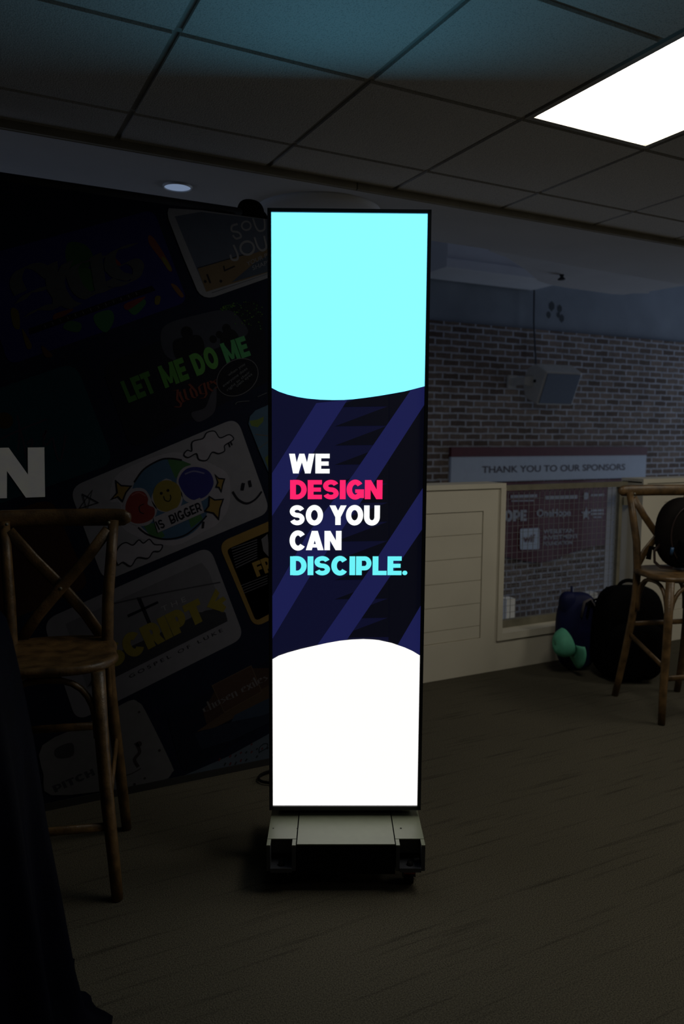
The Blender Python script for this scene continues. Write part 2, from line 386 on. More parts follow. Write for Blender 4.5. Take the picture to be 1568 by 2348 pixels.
def slab_pts(L_, z):
    out = []
    for px, py in L_:
        d = ray(px, py); t = (z-CZ)/d.z; out.append((d.x*t, d.y*t))
    return out
edge = slab_pts([(1120, 575), (1160, 590), (1200, 615), (1235, 645), (1262, 653), (1300, 660), (1350, 667), (1400, 674), (1430, 676), (1450, 673), (1487, 673), (1490, 668), (1530, 661), (1568, 655), (1640, 640)], 2.66)
mb = MB().prism([(edge[0][0], 3.65)] + edge + [(8.6, edge[-1][1]), (8.6, 3.65)], 2.66, 2.95)
tag(mb.build('ceiling_curved_slab', M_DRY), kind='structure')

# atrium: brick wall, plaster above it, upper ceiling, lower floor
mb = MB().box((-3.6, 6.5, -3.2), (13, 6.7, 2.63)); tag(mb.build('wall_brick', M_BRICK), kind='structure')
M_STAIN = mat('patched_plaster', (.06, .07, .075), .9)
mb = MB().m(M_UPPER).box((-3.6, 6.53, 2.63), (13, 6.7, 4.4)); mb.m(M_STAIN)
for px, py, r in ((1265, 702, .05), (1283, 708, .042), (1258, 722, .036), (1280, 722, .03), (1288, 730, .042)):
    p = at_y(px, py, 6.528); mb.add([(p.x+r*.8*math.cos(a*math.pi/6), 6.528, p.z+r*(1+.2*math.sin(3*a))*math.sin(a*math.pi/6)) for a in range(12)], [tuple(range(12))])
tag(mb.build('wall_upper', M_UPPER), kind='structure')
mb = MB().box((-3.6, 3.7, 4.4), (13, 6.7, 4.5)); tag(mb.build('ceiling_atrium', M_DRY), kind='structure')
mb = MB().box((-3.6, 3.9, -3.3), (13, 6.7, -3.2)); tag(mb.build('floor_lower', M_ROOM), kind='structure')
mb = MB().box((-3.6, 3.70, -3.2), (13, 3.85, 0)); tag(mb.build('wall_below_balcony', M_ROOM), kind='structure')
# boxed beam in front of the plaster
mb = MB().box((4.17, 6.0, 3.115), (5.60, 6.5, 3.45)).box((4.15, 5.98, 3.035), (5.62, 6.5, 3.115))
tag(mb.build('trim_3', M_DRY), kind='structure')
# room behind the camera
mb = MB().box((XL-.1, YB, 0), (XL, 3.86, 2.62)); tag(mb.build('wall_left', M_ROOM), kind='structure')
mb = MB().box((XR, YB, 0), (XR+.1, 3.86, 2.62)); tag(mb.build('wall_right', M_ROOM), kind='structure')
mb = MB().box((XL, YB-.1, 0), (XR, YB, 2.62)); tag(mb.build('wall_back', M_ROOM), kind='structure')

# half-height panelled wall with shiplap insets, open at the wire gate
def knee(x0, x1, insets, name):
    mb = MB(); y0, y1 = 3.69, 3.86; top = 1.187
    mb.box((x0, y0+.012, 0), (x1, y1, top-.02))
    cuts = [x0] + [c for i in insets for c in i] + [x1]
    for a, b in zip(cuts[::2], cuts[1::2]): mb.box((a, y0, 0), (b, y0+.012, top-.02))
    for a, b in insets:
        mb.box((a, y0, 0), (b, y0+.012, .225)); mb.box((a, y0, 1.02), (b, y0+.012, top-.02))
        z = .225; zs = [.228, .305, .448, .592, .736, .88, 1.017]
        for u, v in zip(zs, zs[1:]): mb.box((a+.002, y0+.006, u+.002), (b-.003, y0+.012, v-.002))
    mb.box((x0-.0, y0-.012, top-.03), (x1, y1+.01, top))
    return tag(mb.build(name, M_WHITEWALL), kind='structure')
knee(XL, 3.03, [(.2, 1.5), (1.66, 2.87)], 'wall_front')
w2 = MB().box((3.03, 3.69, 0), (4.224, 3.86, .212)); tag(w2.build('wall_under_gate', M_WHITEWALL), kind='structure')
knee(4.224, XR, [(4.46, 5.9), (6.1, 8.2)], 'wall_front_right')
mb = MB().box((2.992, 3.676, .2401), (3.03, 3.6899, 1.156)).box((2.992, 3.676, .195), (4.262, 3.6899, .24)).box((3.0301, 3.6901, .2121), (4.2239, 3.859, .24))
mb.box((4.224, 3.676, .2401), (4.262, 3.6899, 1.156))
tag(mb.build('trim_4', M_WHITEWALL), kind='structure')

# wire gate
g = thing('wire_gate', (3.6, 3.80, .22), 0, 'steel framed wire mesh gate panel closing the gap in the cream half wall', 'gate')
GX0, GX1, GZ0, GZ1 = -.55, .555, .04, .945
MB().box((GX0-.03, -.02, GZ1-.035), (GX1+.035, .02, GZ1)).box((GX0-.03, -.02, GZ0-.02), (GX1, .02, GZ0+.028)).box((GX0-.03, -.015, GZ0), (GX0, .015, GZ1)).box((GX1-.035, -.015, GZ0-.03), (GX1-.005, .015, GZ1-.03)).build('gate_frame', M_STEEL, g)
mb = MB(); x = GX0+.01
while x < GX1-.03: mb.box((x-.0014, -.002, GZ0), (x+.0014, .001, GZ1-.03)); x += .0435
z = GZ0+.03
while z < GZ1-.03: mb.box((GX0, .001, z-.0009), (GX1-.03, .0035, z+.0009)); z += .0435
mb.build('wire_mesh', M_WIRE, g)
for z in (GZ1-.135, GZ0+.07):
    MB().box((GX1-.008, -.03, z-.028), (GX1+.062, .0, z+.028)).build('hinge_bracket', M_STEEL, g)

# white posts beyond the mesh
for (ax, z1, lab) in ((3.335, .375, 'short white post behind the lower left corner of the wire mesh'), (4.10, .345, 'short white post behind the wire mesh beside the blue bag'), (4.30, 1.12, 'tall white post behind the right edge of the wire mesh')):
    o = MB().box((-.036, -.035, -.6), (.036, .035, z1)).build('guard_post', M_WHITEP, None, (ax, 4.0, 0)); tag(o, lab, 'post')

# ------------------------------------------------------------------ sponsor signs on the brick wall
M_SIGNRED = mat('maroon_print', (.10, .010, .014), .6); M_SIGNW = mat('white_vinyl', (.50, .56, .64), .6, vary=.03); M_SIGNTXT = mat('dark_lettering', (.05, .035, .05), .6)
M_LOGO = mat('pale_print', (.36, .38, .42), .6)
Y0 = 6.46
sg = thing('sponsor_sign', (6.02, Y0, 1.17), 0, 'long white sign with maroon top strip reading THANK YOU TO OUR SPONSORS', 'sign')
L0 = sg.location
mb = MB(); mb.box((-1.43, 0, -.185), (1.43, .035, .085)); mb.build('board', M_SIGNW, sg)
MB().box((-1.435, -.006, .085), (1.435, .037, .185)).build('top_strip', M_SIGNRED, sg)
mb = MB(); mb.keep = True
layered(mb, affine(font_polys('THANK YOU TO OUR SPONSORS', .012), (-1.03, -.088), (1.08, -.088), (-1.03, -.018)), M_SIGNTXT, 0, lambda a, b, d: (a, -.002, b))
mb.build('lettering', M_SIGNTXT, sg)
bn = thing('sponsor_banner', (6.02, Y0-.01, 0.975), 0, 'maroon sponsor banner with pale logos seen through the wire mesh', 'banner')
def bf(a, b, d): return (a-6.02, -d, b-.975)
mb = MB(); NX = 24; top = .975
low = lambda t: .17 - .11*math.sin(math.pi*min(1, t/.62)*.9) if t < .55 else .06 + (t-.5)*.27
V = []; F = []
for i in range(NX+1):
    x = 4.72 + 2.6*i/NX; zl = .19 - .13*math.exp(-((x-5.85)/.45)**2) + max(0, x-6.2)*.02
    for zz in (top, zl):
        V += [bf(x, zz, .004*math.sin(x*9)), bf(x, zz, -.004+.004*math.sin(x*9))]
for i in range(NX):
    k = i*4; F += [(k, k+4, k+6, k+2), (k+1, k+3, k+7, k+5), (k, k+1, k+5, k+4), (k+2, k+6, k+7, k+3)]
mb.add(V, F); mb.build('banner_cloth', M_SIGNRED, bn)
mb = MB(); mb.keep = True
def onb(polys, M=M_LOGO, d=.007): layered(mb, polys, M, d, bf)
def bpx(L_): return [(at_y(x, y, Y0).x, at_y(x, y, Y0).z) for x, y in L_]
def bt(polys, a, b, c, M=M_LOGO, d=.007): a, b, c = bpx([a, b, c]); onb(affine(polys, a, b, c), M, d)
bt(text_polys('HOPE', .3), (1136, 1196), (1205, 1194), (1136, 1170))
bt(font_polys('OneHope', .03), (1228, 1184), (1306, 1182), (1228, 1168))
onb([[tuple(p) for p in bpx([(1168, 1135), (1229, 1133), (1229, 1140), (1168, 1142)])]]); onb([[tuple(p) for p in bpx([(1170, 1147), (1222, 1146), (1222, 1149), (1170, 1150)])]])
onb([[tuple(p) for p in bpx([(1248, 1137), (1321, 1135), (1321, 1143), (1248, 1145)])]])
c = bpx([(1341, 1137)])[0]; onb(disc(c[0], c[1], .042)); onb([[tuple(p) for p in bpx([(1352, 1133), (1382, 1132), (1382, 1137), (1352, 1138)])]])
st_ = bpx([(1341, 1178)])[0]; onb([[(st_[0]+(.085 if k % 2 == 0 else .035)*math.cos(math.pi/2+k*math.pi/5), st_[1]+(.085 if k % 2 == 0 else .035)*math.sin(math.pi/2+k*math.pi/5)) for k in range(10)]])
for yy in (1168, 1176): onb([[tuple(p) for p in bpx([(1352, yy), (1381, yy-1), (1381, yy+4), (1352, yy+5)])]])
onb([[tuple(p) for p in bpx([(1358, 1184), (1377, 1184), (1377, 1187), (1358, 1187)])]])
onb(rounded(bpx([(1190, 1260), (1190, 1212), (1234, 1210), (1234, 1259)]), .02), M_SIGNW)
bt(font_polys('wif', .02), (1197, 1243), (1224, 1242), (1197, 1226), M_SIGNRED, .010)
bt(font_polys('WESLEYAN', .03), (1243, 1223), (1313, 1220), (1243, 1214)); bt(font_polys('INVESTMENT', .03), (1243, 1237), (1323, 1233), (1243, 1228)); bt(font_polys('FOUNDATION', .03), (1243, 1250), (1309, 1247), (1243, 1242))
mb.build('logo_print', M_LOGO, bn)

# wall speaker
sp = thing('wall_speaker', (5.705, 6.28, 2.05), 0, 'pale box loudspeaker bracketed to the brick wall', 'speaker')
T = Matrix.Rotation(math.radians(-4), 4, 'Z') @ Matrix.Rotation(math.radians(24), 4, 'X')
prof = [(-.20, -.185), (-.20, .185), (-.0, .20), (.12, .10), (.13, -.06), (.02, -.19)]     # (y, z) side outline
prof = [(y, z) for y, z in prof]
mb = MB(); V = [T@Vector((x, y, z)) for x in (-.235, .235) for y, z in prof]
mb.add(V, [(0,1,2,3,4,5), (11,10,9,8,7,6)] + [(i, (i+1) % 6, (i+1) % 6+6, i+6) for i in range(6)]); sh = mb.build('speaker_shell', M_SPK, sp)
bv = sh.modifiers.new('b', 'BEVEL'); bv.width = .018; bv.segments = 3
MB().box((-.212, -.21, -.162), (.212, -.196, .162), T).build('speaker_grille', M_GRILLE, sp)
MB().box((-.33, -.03, -.05), (-.236, .0, .05)).box((-.355, -.03, -.04), (-.33, .215, .04)).box((-.39, .19, -.07), (-.28, .215, .07)).build('wall_bracket', M_SPK, sp)
mb = MB().tube([(-.236, -.06, 0), (-.25, -.06, 0)], .016); mb.build('bracket_knob', M_BLACK, sp)
p0, p1 = at_y(1228, 640, 6.45), at_y(1230, 835, 6.45)
o = MB().tube([(p0.x, 6.47, 3.12), (p0.x+.01, 6.47, 2.7), (p1.x, 6.46, p1.z), (5.7, 6.42, 2.2)], .009, 8).build('speaker_cable', M_DARKSTEEL_SHADE); tag(o, 'dark cable running down the wall to the box loudspeaker', 'cable')

# sprinkler hanging in front of the curved slab, sprinkler cover, smoke detector
d = ray(1288, 632); t = 4.35/d.y; c = Vector((d.x*t, d.y*t, CZ+d.z*t))
sk = thing('sprinkler', (c.x, c.y, c.z), 0, 'small pendent sprinkler hanging over the atrium above the brick wall', 'sprinkler')
MB().tube([(0, 0, .2), (0, 0, .01)], .006, 8).build('drop_pipe', M_STEEL, sk)
MB().lathe([(0.001, .02), (.02, .015), (.012, -.01), (.03, -.025), (.03, -.03), (.001, -.03)], 16).build('sprinkler_head', M_DARKSTEEL_SHADE, sk)
d = ray(407, 427); t = (2.551-CZ)/d.z; c = d*t
dl = thing('ceiling_downlight', (c.x, c.y, 2.551), 0, 'small round downlight glowing dimly on the smooth ceiling above the black drape', 'downlight')
MB().lathe([(.056, -.001), (.058, -.009), (.062, -.008), (.064, 0), (.06, 0)], 32).build('trim_ring', M_WHITEP, dl)
MB().lathe([(.001, -.007), (.04, -.0065), (.057, -.003)], 32).build('lens', mat('dim_lens', (1, 1, 1), emit=(.15, .20, .30)), dl)

# shallow round dome light on the smooth ceiling, just above the screen
o = MB().lathe([(.30, 0), (.30, -.006), (.27, -.022), (.18, -.034), (.001, -.038)], 48).build('ceiling_dome', M_DRY, None, (1.62, 3.42, 2.551)); tag(o, 'wide shallow round dome on the smooth ceiling right above the screen', 'ceiling dome')

# ceiling light panels
M_DIFF = mat('light_diffuser', (1, 1, 1), emit=(FIX, FIX*.94, FIX*.80))
labels = ['bright rectangular light panel in the tiled ceiling at upper right', 'ceiling light panel further right along the room', 'ceiling light panel at the rear right of the room', 'ceiling light panel near the right wall']
lamp0 = None
for (i, j), lab in zip(fixtures, labels):
    x0 = T0+TX*i; y1 = ys[j]; y0 = ys[j+2]
    if lamp0 is None:
        lamp0 = thing('ceiling_light', ((x0+x0+TX)/2, (y0+y1)/2, ZT), 0, lab, 'ceiling light', 'light panels in the tiled ceiling')
        hx, hy = TX/2-.008, (y1-y0)/2-.008; e = .022
        MB().box((-hx, -hy, -.004), (-hx+e, hy, .03)).box((hx-e, -hy, -.004), (hx, hy, .03)).box((-hx+e, -hy, -.004), (hx-e, -hy+e, .03)).box((-hx+e, hy-e, -.004), (hx-e, hy, .03)).build('light_frame', M_TEE, lamp0)
        MB().add([(-hx+e, -hy+e, .004), (-hx+e, hy-e, .004), (hx-e, hy-e, .004), (hx-e, -hy+e, .004)], [(0, 1, 2, 3)]).build('diffuser', M_DIFF, lamp0)
    else:
        l = copy_tree(lamp0); l.location = ((x0+x0+TX)/2, (y0+y1)/2, ZT); l['label'] = lab

# ================================================================== LED SCREEN
M_W = mat('screen_white', (1, 1, 1), emit=LED_WHITE); M_C = mat('screen_cyan', (1, 1, 1), emit=LED_CYAN)
M_NV = mat('screen_navy', (1, 1, 1), emit=(.0035, .0040, .020)); M_BK = mat('screen_black', (1, 1, 1), emit=(.0018, .002, .0055))
M_ST = mat('screen_stripe', (1, 1, 1), emit=(.0098, .0115, .070)); M_ST2 = mat('screen_stripe_dim', (1, 1, 1), emit=(.008, .0095, .055))
M_TW = mat('screen_text_white', (1, 1, 1), emit=(1.0, 1.05, 1.05)); M_TP = mat('screen_text_pink', (1, 1, 1), emit=(1.05, .018, .15)); M_TC = mat('screen_text_cyan', (1, 1, 1), emit=(.15, .9, .95))
TH = -.462
led = thing('led_poster', (.936, 2.328, 0), TH, 'tall narrow LED display stand glowing cyan at the top and white at the bottom', 'display')
# local frame: x along the screen (0 - .5), -y towards the viewer, z up
SW, SH, SZ = .5, 1.984, .2
MB().rbox((-.012, .004, SZ-.014), (SW+.012, .045, SZ+SH+.012), .004, 2).box((-.012, -.004, SZ-.014), (-.0005, .01, SZ+SH+.012)).box((SW+.0005, -.004, SZ-.014), (SW+.012, .01, SZ+SH+.012)).box((-.012, -.004, SZ+SH+.0005), (SW+.012, .01, SZ+SH+.012)).box((-.012, -.004, SZ-.014), (SW+.012, .01, SZ-.0005)).build('screen_frame', M_BLACKMETAL, led)
inv = Matrix.Rotation(-TH, 3, 'Z')
def scr(px, py):        # a point of the picture shown on the screen -> screen coordinates
    n = Vector((math.sin(TH), -math.cos(TH), 0)); P = Vector((.936, 2.328, 0)); d = ray(px, py)
    t = P.dot(n)/d.dot(n); q = inv@(Vector((d.x*t, d.y*t, 0))-P); return (min(SW, max(0, q.x)), min(SZ+SH, max(SZ, CZ+d.z*t)))
sf = lambda a, b, d: (a, .0035-d, b)
pic = MB(); pic.keep = True
def sc(L_): return [scr(*p) for p in L_]
def c6(L_): return [scr(600+x/3.355, 860+y/3.355) for x, y in L_]
full = [(0, SZ), (SW, SZ), (SW, SZ+SH), (0, SZ+SH)]
layered(pic, [full], M_NV, 0, sf)
teeth = []
for k in range(13):
    yb = 247 + 148*k
    teeth.append(c6([(560, yb), (985, yb-6), (985, yb-160)]))
layered(pic, [c6([(975, 60), (1300, 60), (1300, 2240), (975, 2240)])] + teeth, M_BK, .0004, sf)
layered(pic, [c6([(420, 215), (660, 190), (55, 1085), (55, 755)]), c6([(1150, 110), (1290, 60), (1290, 230), (850, 850), (370, 1550), (40, 2030), (40, 1700), (350, 1225), (700, 770)]),
              c6([(1270, 870), (1270, 1190), (640, 2060), (560, 2190), (350, 2190), (820, 1510)]), c6([(1260, 1775), (1260, 2230), (1210, 2180), (1030, 2105)])], M_ST, .0008, sf)
layered(pic, [c6([(640, yb+148*k), (975, yb-4+148*k), (975-60, yb-100+148*k)]) for yb in (395,) for k in ()], M_ST2, .0011, sf)
topc = [(60, 98), (130, 126), (200, 150), (275, 168), (350, 180), (450, 189), (550, 192), (630, 191), (700, 186), (800, 174), (900, 160), (1000, 143), (1100, 125), (1262, 86)]
tc_ = c6(topc); tc_[0] = (0, tc_[0][1]); tc_[-1] = (SW, tc_[-1][1])
layered(pic, [[tc_[i], tc_[i+1], (tc_[i+1][0], SZ+SH), (tc_[i][0], SZ+SH)] for i in range(len(tc_)-1)], M_C, .0015, sf)
botc = [(70, 2187), (130, 2160), (200, 2136), (300, 2108), (400, 2085), (500, 2063), (600, 2045), (690, 2036), (780, 2032), (850, 2035), (900, 2040), (1000, 2062), (1100, 2097), (1160, 2124), (1222, 2158)]
bc_ = c6(botc); bc_[0] = (0, bc_[0][1]); bc_[-1] = (SW, bc_[-1][1])
layered(pic, [[(bc_[i][0], SZ), (bc_[i+1][0], SZ), bc_[i+1], bc_[i]] for i in range(len(bc_)-1)], M_W, .0015, sf)
for s_, xa, xb, yt, yb, M in (('WE', 210, 522, 605, 757, M_TW), ('DESIGN', 218, 928, 808, 955, M_TP), ('SO YOU', 213, 908, 1003, 1154, M_TW), ('CAN', 213, 613, 1199, 1348, M_TW), ('DISCIPLE.', 218, 1120, 1395, 1540, M_TC)):
    a, b, c = c6([(xa, yb), (xb, yb), (xa, yt)]); layered(pic, affine(text_polys(s_, .27, .035), a, b, c), M, .0019, sf)
pic.build('screen', M_W, led)
# rolling base
b = MB().m(M_SILVER)
fr, bk, zt = -.185, .22, .165
MB().box((.092, fr, zt-.004), (.408, bk, zt)).build('base_cover', M_SILVER, led)
MB().box((.09, fr+.004, .06), (.41, bk-.01, zt-.005)).build('base_chassis', M_BLACK, led)
for x0, x1 in ((-.006, .088), (.412, .506)):
    o_ = (x0 < .2)
    MB().m(M_SILVER).box((x0, -.150, zt-.005), (x1, bk, zt-.001)).box((x0, -.188, zt-.006), (x0+.012, -.15, zt-.002)).box((x1-.012, -.188, zt-.006), (x1, -.15, zt-.002)).m(M_DARKSTEEL_SHADE).box((x0, -.188, .075), (x0+.012, -.14, zt-.007)).box((x1-.012, -.188, .075), (x1, -.14, zt-.007)).box((x0, -.14, .11), (x1, bk, zt-.006)).box((x0+.012, -.192, .072), (x1-.012, -.13, .086)).build('base_wing', M_SILVER, led)  # upright cheeks darker than the silver tops: their shade is put into the colour
    MB().lathe([(.001, .012), (.009, .01), (.011, 0)], 14, Matrix.Translation(((x0+x1)/2, -.17, .086))).build('levelling_bolt', M_BLACK, led)
    MB().box((x0+.006, -.12, .05), (x1-.006, -.10, .109)).build('wing_bracket', M_BLACK, led)
    xc = (x0+x1)/2
    for yc in (-.128, .15):
        cs = MB().tube([(xc-.014, yc, .034), (xc+.014, yc, .034)], .034, 20).build('caster_wheel', M_BLACK, led)
        MB().box((xc-.022, yc-.02, .03), (xc-.016, yc+.022, .075)).box((xc+.016, yc-.02, .03), (xc+.022, yc+.022, .075)).box((xc-.024, yc-.024, .07), (xc+.024, yc+.03, .078)).build('caster_fork', M_DARKSTEEL_SHADE, cs)
        if not o_: MB().box((xc-.018, yc-.04, .052), (xc+.018, yc-.022, .062)).build('brake_pedal', M_RED, cs)
MB().box((.02, .046, .16), (.48, .075, .5)).build('rear_support', M_BLACKMETAL, led)
for x, z, r in ((.002, .1665, .0025), (.082, .1665, .002), (.43, .1665, .0035)):
    MB().lathe([(.0001, .0004), (r, 0)], 10, Matrix.Translation((x+.006, -.085, .1645))).build('screw', M_BLACK, led)
# power cable looping on the carpet
pts = [(1.30, 2.62, .02), (1.22, 2.85, .012)]
pts += [(1.19+.085*math.cos(a), 2.905+.06*math.sin(a), .008+.004*k/20) for k, a in enumerate([math.radians(-10+17*i) for i in range(38)])]
pts += [(1.30, 2.90, .01), (1.45, 2.8, .008)]
o = MB().tube(pts, .0045, 8).build('power_cable', M_BLACK); tag(o, 'black power cable coiled on the carpet behind the screen', 'cable')

# ================================================================== DRAPE AND PRINTED BACKDROP
dr = thing('drape_stand', (-.3, 3.12, 0), 0, 'black gathered drape on a pipe frame behind the printed backdrop', 'drape')
V = []; F = []; NX = 420; NZ = 10; x0, x1 = -1.7, 1.545
for i in range(NX+1):
    x = x0+(x1-x0)*i/NX; w_ = .5+.5*math.sin(i*.9+1.3*math.sin(i*.21)); r_ = random.uniform(-.5, .5)
    for j in range(NZ+1):
        z = .015+(2.395-.015)*j/NZ
        y = .018*math.sin(x*26+1.4*math.sin(x*5))*(1-.5*j/NZ)+.006*w_
        if j == NZ: z += .016*w_+.006*r_
        V.append((x, y, z))
for i in range(NX):
    for j in range(NZ): k = i*(NZ+1)+j; F.append((k, k+NZ+1, k+NZ+2, k+1))
d_ = MB().add(V, F, True); d_.keep = True; d_ = d_.build('drape_cloth', M_DRAPE, dr); so = d_.modifiers.new('s', 'SOLIDIFY'); so.thickness = .004
MB().tube([(-1.75, .0, 2.40), (1.48, 0, 2.40)], .022, 10).build('top_pipe', M_BLACK, dr)
for x in (-1.72, 1.50): MB().tube([(x, .03, .01), (x, .03, 2.38)], .02, 10).build('upright_pipe', M_BLACK, dr); MB().box((x-.2, -.02 if x > 0 else -.1, 0), (x+.05, .3, .008)).build('base_plate', M_BLACK, dr)
MB().blob((1.462, 0, 2.40), (.060, .03, .062), (2.2, 2.6)).blob((1.50, 0, 2.34), (.045, .026, .085)).build('bunched_cloth', M_DRAPE, dr)

YP = 3.05
bk_ = thing('printed_backdrop', (0, YP, 0), 0, 'large dark navy backdrop printed with tilted picture cards and a white letter N', 'backdrop')
M_BD = mat('backdrop_navy', (.005, .007, .017), .75, spec=.04, vary=.1); M_HEM = mat('black_hem', (.006, .006, .007), .8)
MB().box((-1.65, 0, .02), (1.27, .012, 2.372)).build('backdrop_fabric', M_BD, bk_)
MB().box((-1.66, -.004, .0), (1.272, .016, .03)).build('bottom_hem', M_HEM, bk_)
pr_ = MB(); pr_.keep = True
def bfm(a, b, d): return (min(a, 1.268), -.0008-d, max(.031, min(b, 2.37)))
def px2(L_): return [(at_y(x, y, YP).x, at_y(x, y, YP).z) for x, y in L_]
MC = {}
def ink(r, g, b):
    k = (r, g, b)
    if k not in MC: MC[k] = mat('print_ink', (r, g, b), .7, spec=.04, vary=.06, scale=20)
    return MC[k]
LV = [0]; INK = .45
def put(polys, col, up=1):
    LV[0] += up; layered(pr_, polys, ink(*[c*INK*k for c, k in zip(col, (1, 1, 1.12))]), .0002+LV[0]*.00009, bfm)
def card(Q, col, r=.05): LV[0] = 0; put(rounded(px2(Q), r), col)
def crop(ox, oy, s_): return lambda L_: px2([(ox+x/s_, oy+y/s_) for x, y in L_])
def stroke(P, w_, closed=False): return ribbon(P, w_/2, closed)
def smooth(P, n=6, closed=False):
    P = [Vector(p) for p in P]; N_ = len(P); out = []
    rng = range(N_ if closed else N_-1)
    for i in rng:
        g_ = (lambda k: P[k % N_]) if closed else (lambda k: P[max(0, min(N_-1, k))])
        a, b_, c_, d_ = g_(i-1), g_(i), g_(i+1), g_(i+2)
        for j in range(n):
            t = j/n; out.append(tuple(.5*((2*b_)+(c_-a)*t+(2*a-5*b_+4*c_-d_)*t*t+(3*b_-a-3*c_+d_)*t**3)))
    if not closed: out.append(tuple(P[-1]))
    return out
# --- heat-map card with blackletter word
A = crop(0, 540, 3.564)
card([(-60, 592), (352, 480), (430, 692), (20, 838)], (.018, .018, .11), .04)
for P, col in (([(560, 60), (700, 80), (760, 200), (640, 330), (540, 200)], (.02, .07, .03)), ([(600, 300), (760, 280), (800, 420), (680, 460)], (.03, .09, .03)), ([(590, 300), (700, 440), (660, 450)], (.12, .02, .02)),
               ([(1215, 0), (1270, 40), (1400, 260), (1380, 290), (1310, 190), (1220, 70)], (.16, .05, .03)), ([(1320, 190), (1345, 180), (1400, 270), (1380, 285)], (.14, .13, .02)), ([(1395, 400), (1440, 410), (1500, 490), (1470, 500)], (.16, .08, .03)),
               ([(1040, 580), (1160, 520), (1190, 560), (1100, 650)], (.03, .12, .05)), ([(770, 650), (900, 610), (930, 690), (870, 790), (790, 740)], (.03, .12, .05)), ([(1020, 560), (1180, 500), (1150, 540), (1040, 610)], (.14, .03, .03)),
               ([(1270, 500), (1310, 500), (1300, 560), (1265, 560)], (.12, .10, .02)), ([(560, 700), (660, 720), (640, 790), (520, 760)], (.03, .10, .05)), ([(90, 600), (150, 620), (160, 760), (110, 740)], (.10, .08, .02)), ([(180, 760), (260, 900), (220, 920)], (.10, .07, .02)),
               ([(450, 640), (600, 600), (520, 660), (440, 690)], (.12, .03, .02)), ([(340, 900), (430, 980), (370, 990)], (.09, .04, .02)), ([(930, 180), (990, 240), (940, 240)], (.14, .03, .03))):
    put([smooth(A(P), 5, True)], col)
GL = (.06, .064, .068)
def nibs(P, w_=.05, ang=30): return nib(smooth(A(P), 5), w_, ang)
for P in ([(410, 330), (300, 250), (180, 270), (130, 370), (170, 470)], [(400, 430), (250, 460), (170, 540)], [(420, 230), (430, 400), (480, 500), (460, 590)], [(470, 590), (330, 590), (240, 650)],
          [(550, 220), (480, 400), (540, 540), (620, 580)], [(640, 230), (590, 300), (640, 440), (740, 500), (800, 440)], [(780, 160), (800, 300), (830, 440), (900, 440)], [(720, 200), (860, 180)],
          [(1090, 80), (960, 110), (900, 180), (920, 280), (1060, 210), (1130, 260), (1090, 370), (960, 400), (880, 370)], [(900, 250), (960, 320), (1080, 350)]):
    put(nibs(P), GL)
put([A([(240, 760), (1240, 410), (1270, 450), (250, 810)])], (.008, .008, .012))
put([A([(360+i*62, 730-i*22), (366+i*62, 728-i*22), (376+i*62, 750-i*22), (370+i*62, 752-i*22)]) for i in range(13)], (.10, .10, .10))
# --- card with field and round lettering
Bc = crop(370, 460, 6.272)
q = Bc([(90, 110), (560, 140), (1540, 235), (1660, 260), (1660, 1090), (700, 1395)]); q = [(a, min(b, 2.372)) for a, b in q]
put([Bc([(100, 112), (560, 140), (1640, 245), (1640, 1075), (760, 1385), (680, 1398), (610, 1385), (550, 1345), (510, 1290), (300, 790), (100, 270), (85, 180)])], (.24, .25, .27))
put([Bc([(190, 230), (560, 165), (1640, 275), (1640, 990), (640, 1310), (250, 380)])], (.09, .11, .15))
put([Bc([(515, 975), (1000, 830), (1330, 760), (1640, 650), (1640, 1000), (640, 1315)])], (.16, .12, .07))
put([Bc([(1000, 1180), (1330, 900), (1640, 720), (1640, 990)])], (.06, .08, .11))
put([Bc([(715, 1325), (1640, 1012), (1640, 1020), (720, 1335)])], (.10, .11, .12))
put(stroke(Bc([(510, 975), (1000, 832), (1300, 745)]), .004), (.03, .035, .045))
put(stroke(Bc([(650, 1060), (700, 1190)]), .008)+stroke(Bc([(890, 940), (905, 1010), (1050, 945)]), .006)+disc(*Bc([(625, 1165)])[0], .006)+disc(*Bc([(850, 1160)])[0], .006), (.02, .02, .025))
RG = (.26, .27, .29)
def ring(cx, cy, r, w_=.010): put(stroke(Bc([(cx+r*math.cos(a/12*math.pi), cy+r*.97*math.sin(a/12*math.pi)) for a in range(24)]), w_, True), RG)
ring(1215, 365, 65, .007); ring(1228, 685, 98, .009)
put(stroke(smooth(Bc([(1090, 340), (1010, 370), (1010, 440), (1100, 460), (1140, 520), (1070, 550), (1020, 500)])), .008), RG)
put(stroke(smooth(Bc([(1310, 260), (1350, 380), (1400, 440), (1470, 420), (1480, 350), (1470, 260)])), .008), RG)
put(stroke(smooth(Bc([(1030, 640), (1090, 780), (1080, 850), (1010, 850), (985, 780)])), .009), RG)
put(stroke(smooth(Bc([(1330, 530), (1380, 670), (1440, 720), (1500, 680), (1480, 560), (1470, 510)])), .009), RG)
def bcf(s_, a, b, c, col, off=.0, cr=Bc): a, b, c = cr([a, b, c]); put(affine(font_polys(s_, off), a, b, c), col)
bcf('YOUR PE', (1230, 945), (1560, 800), (1215, 885), RG); bcf('SHAPE', (1310, 1005), (1560, 910), (1295, 945), RG)
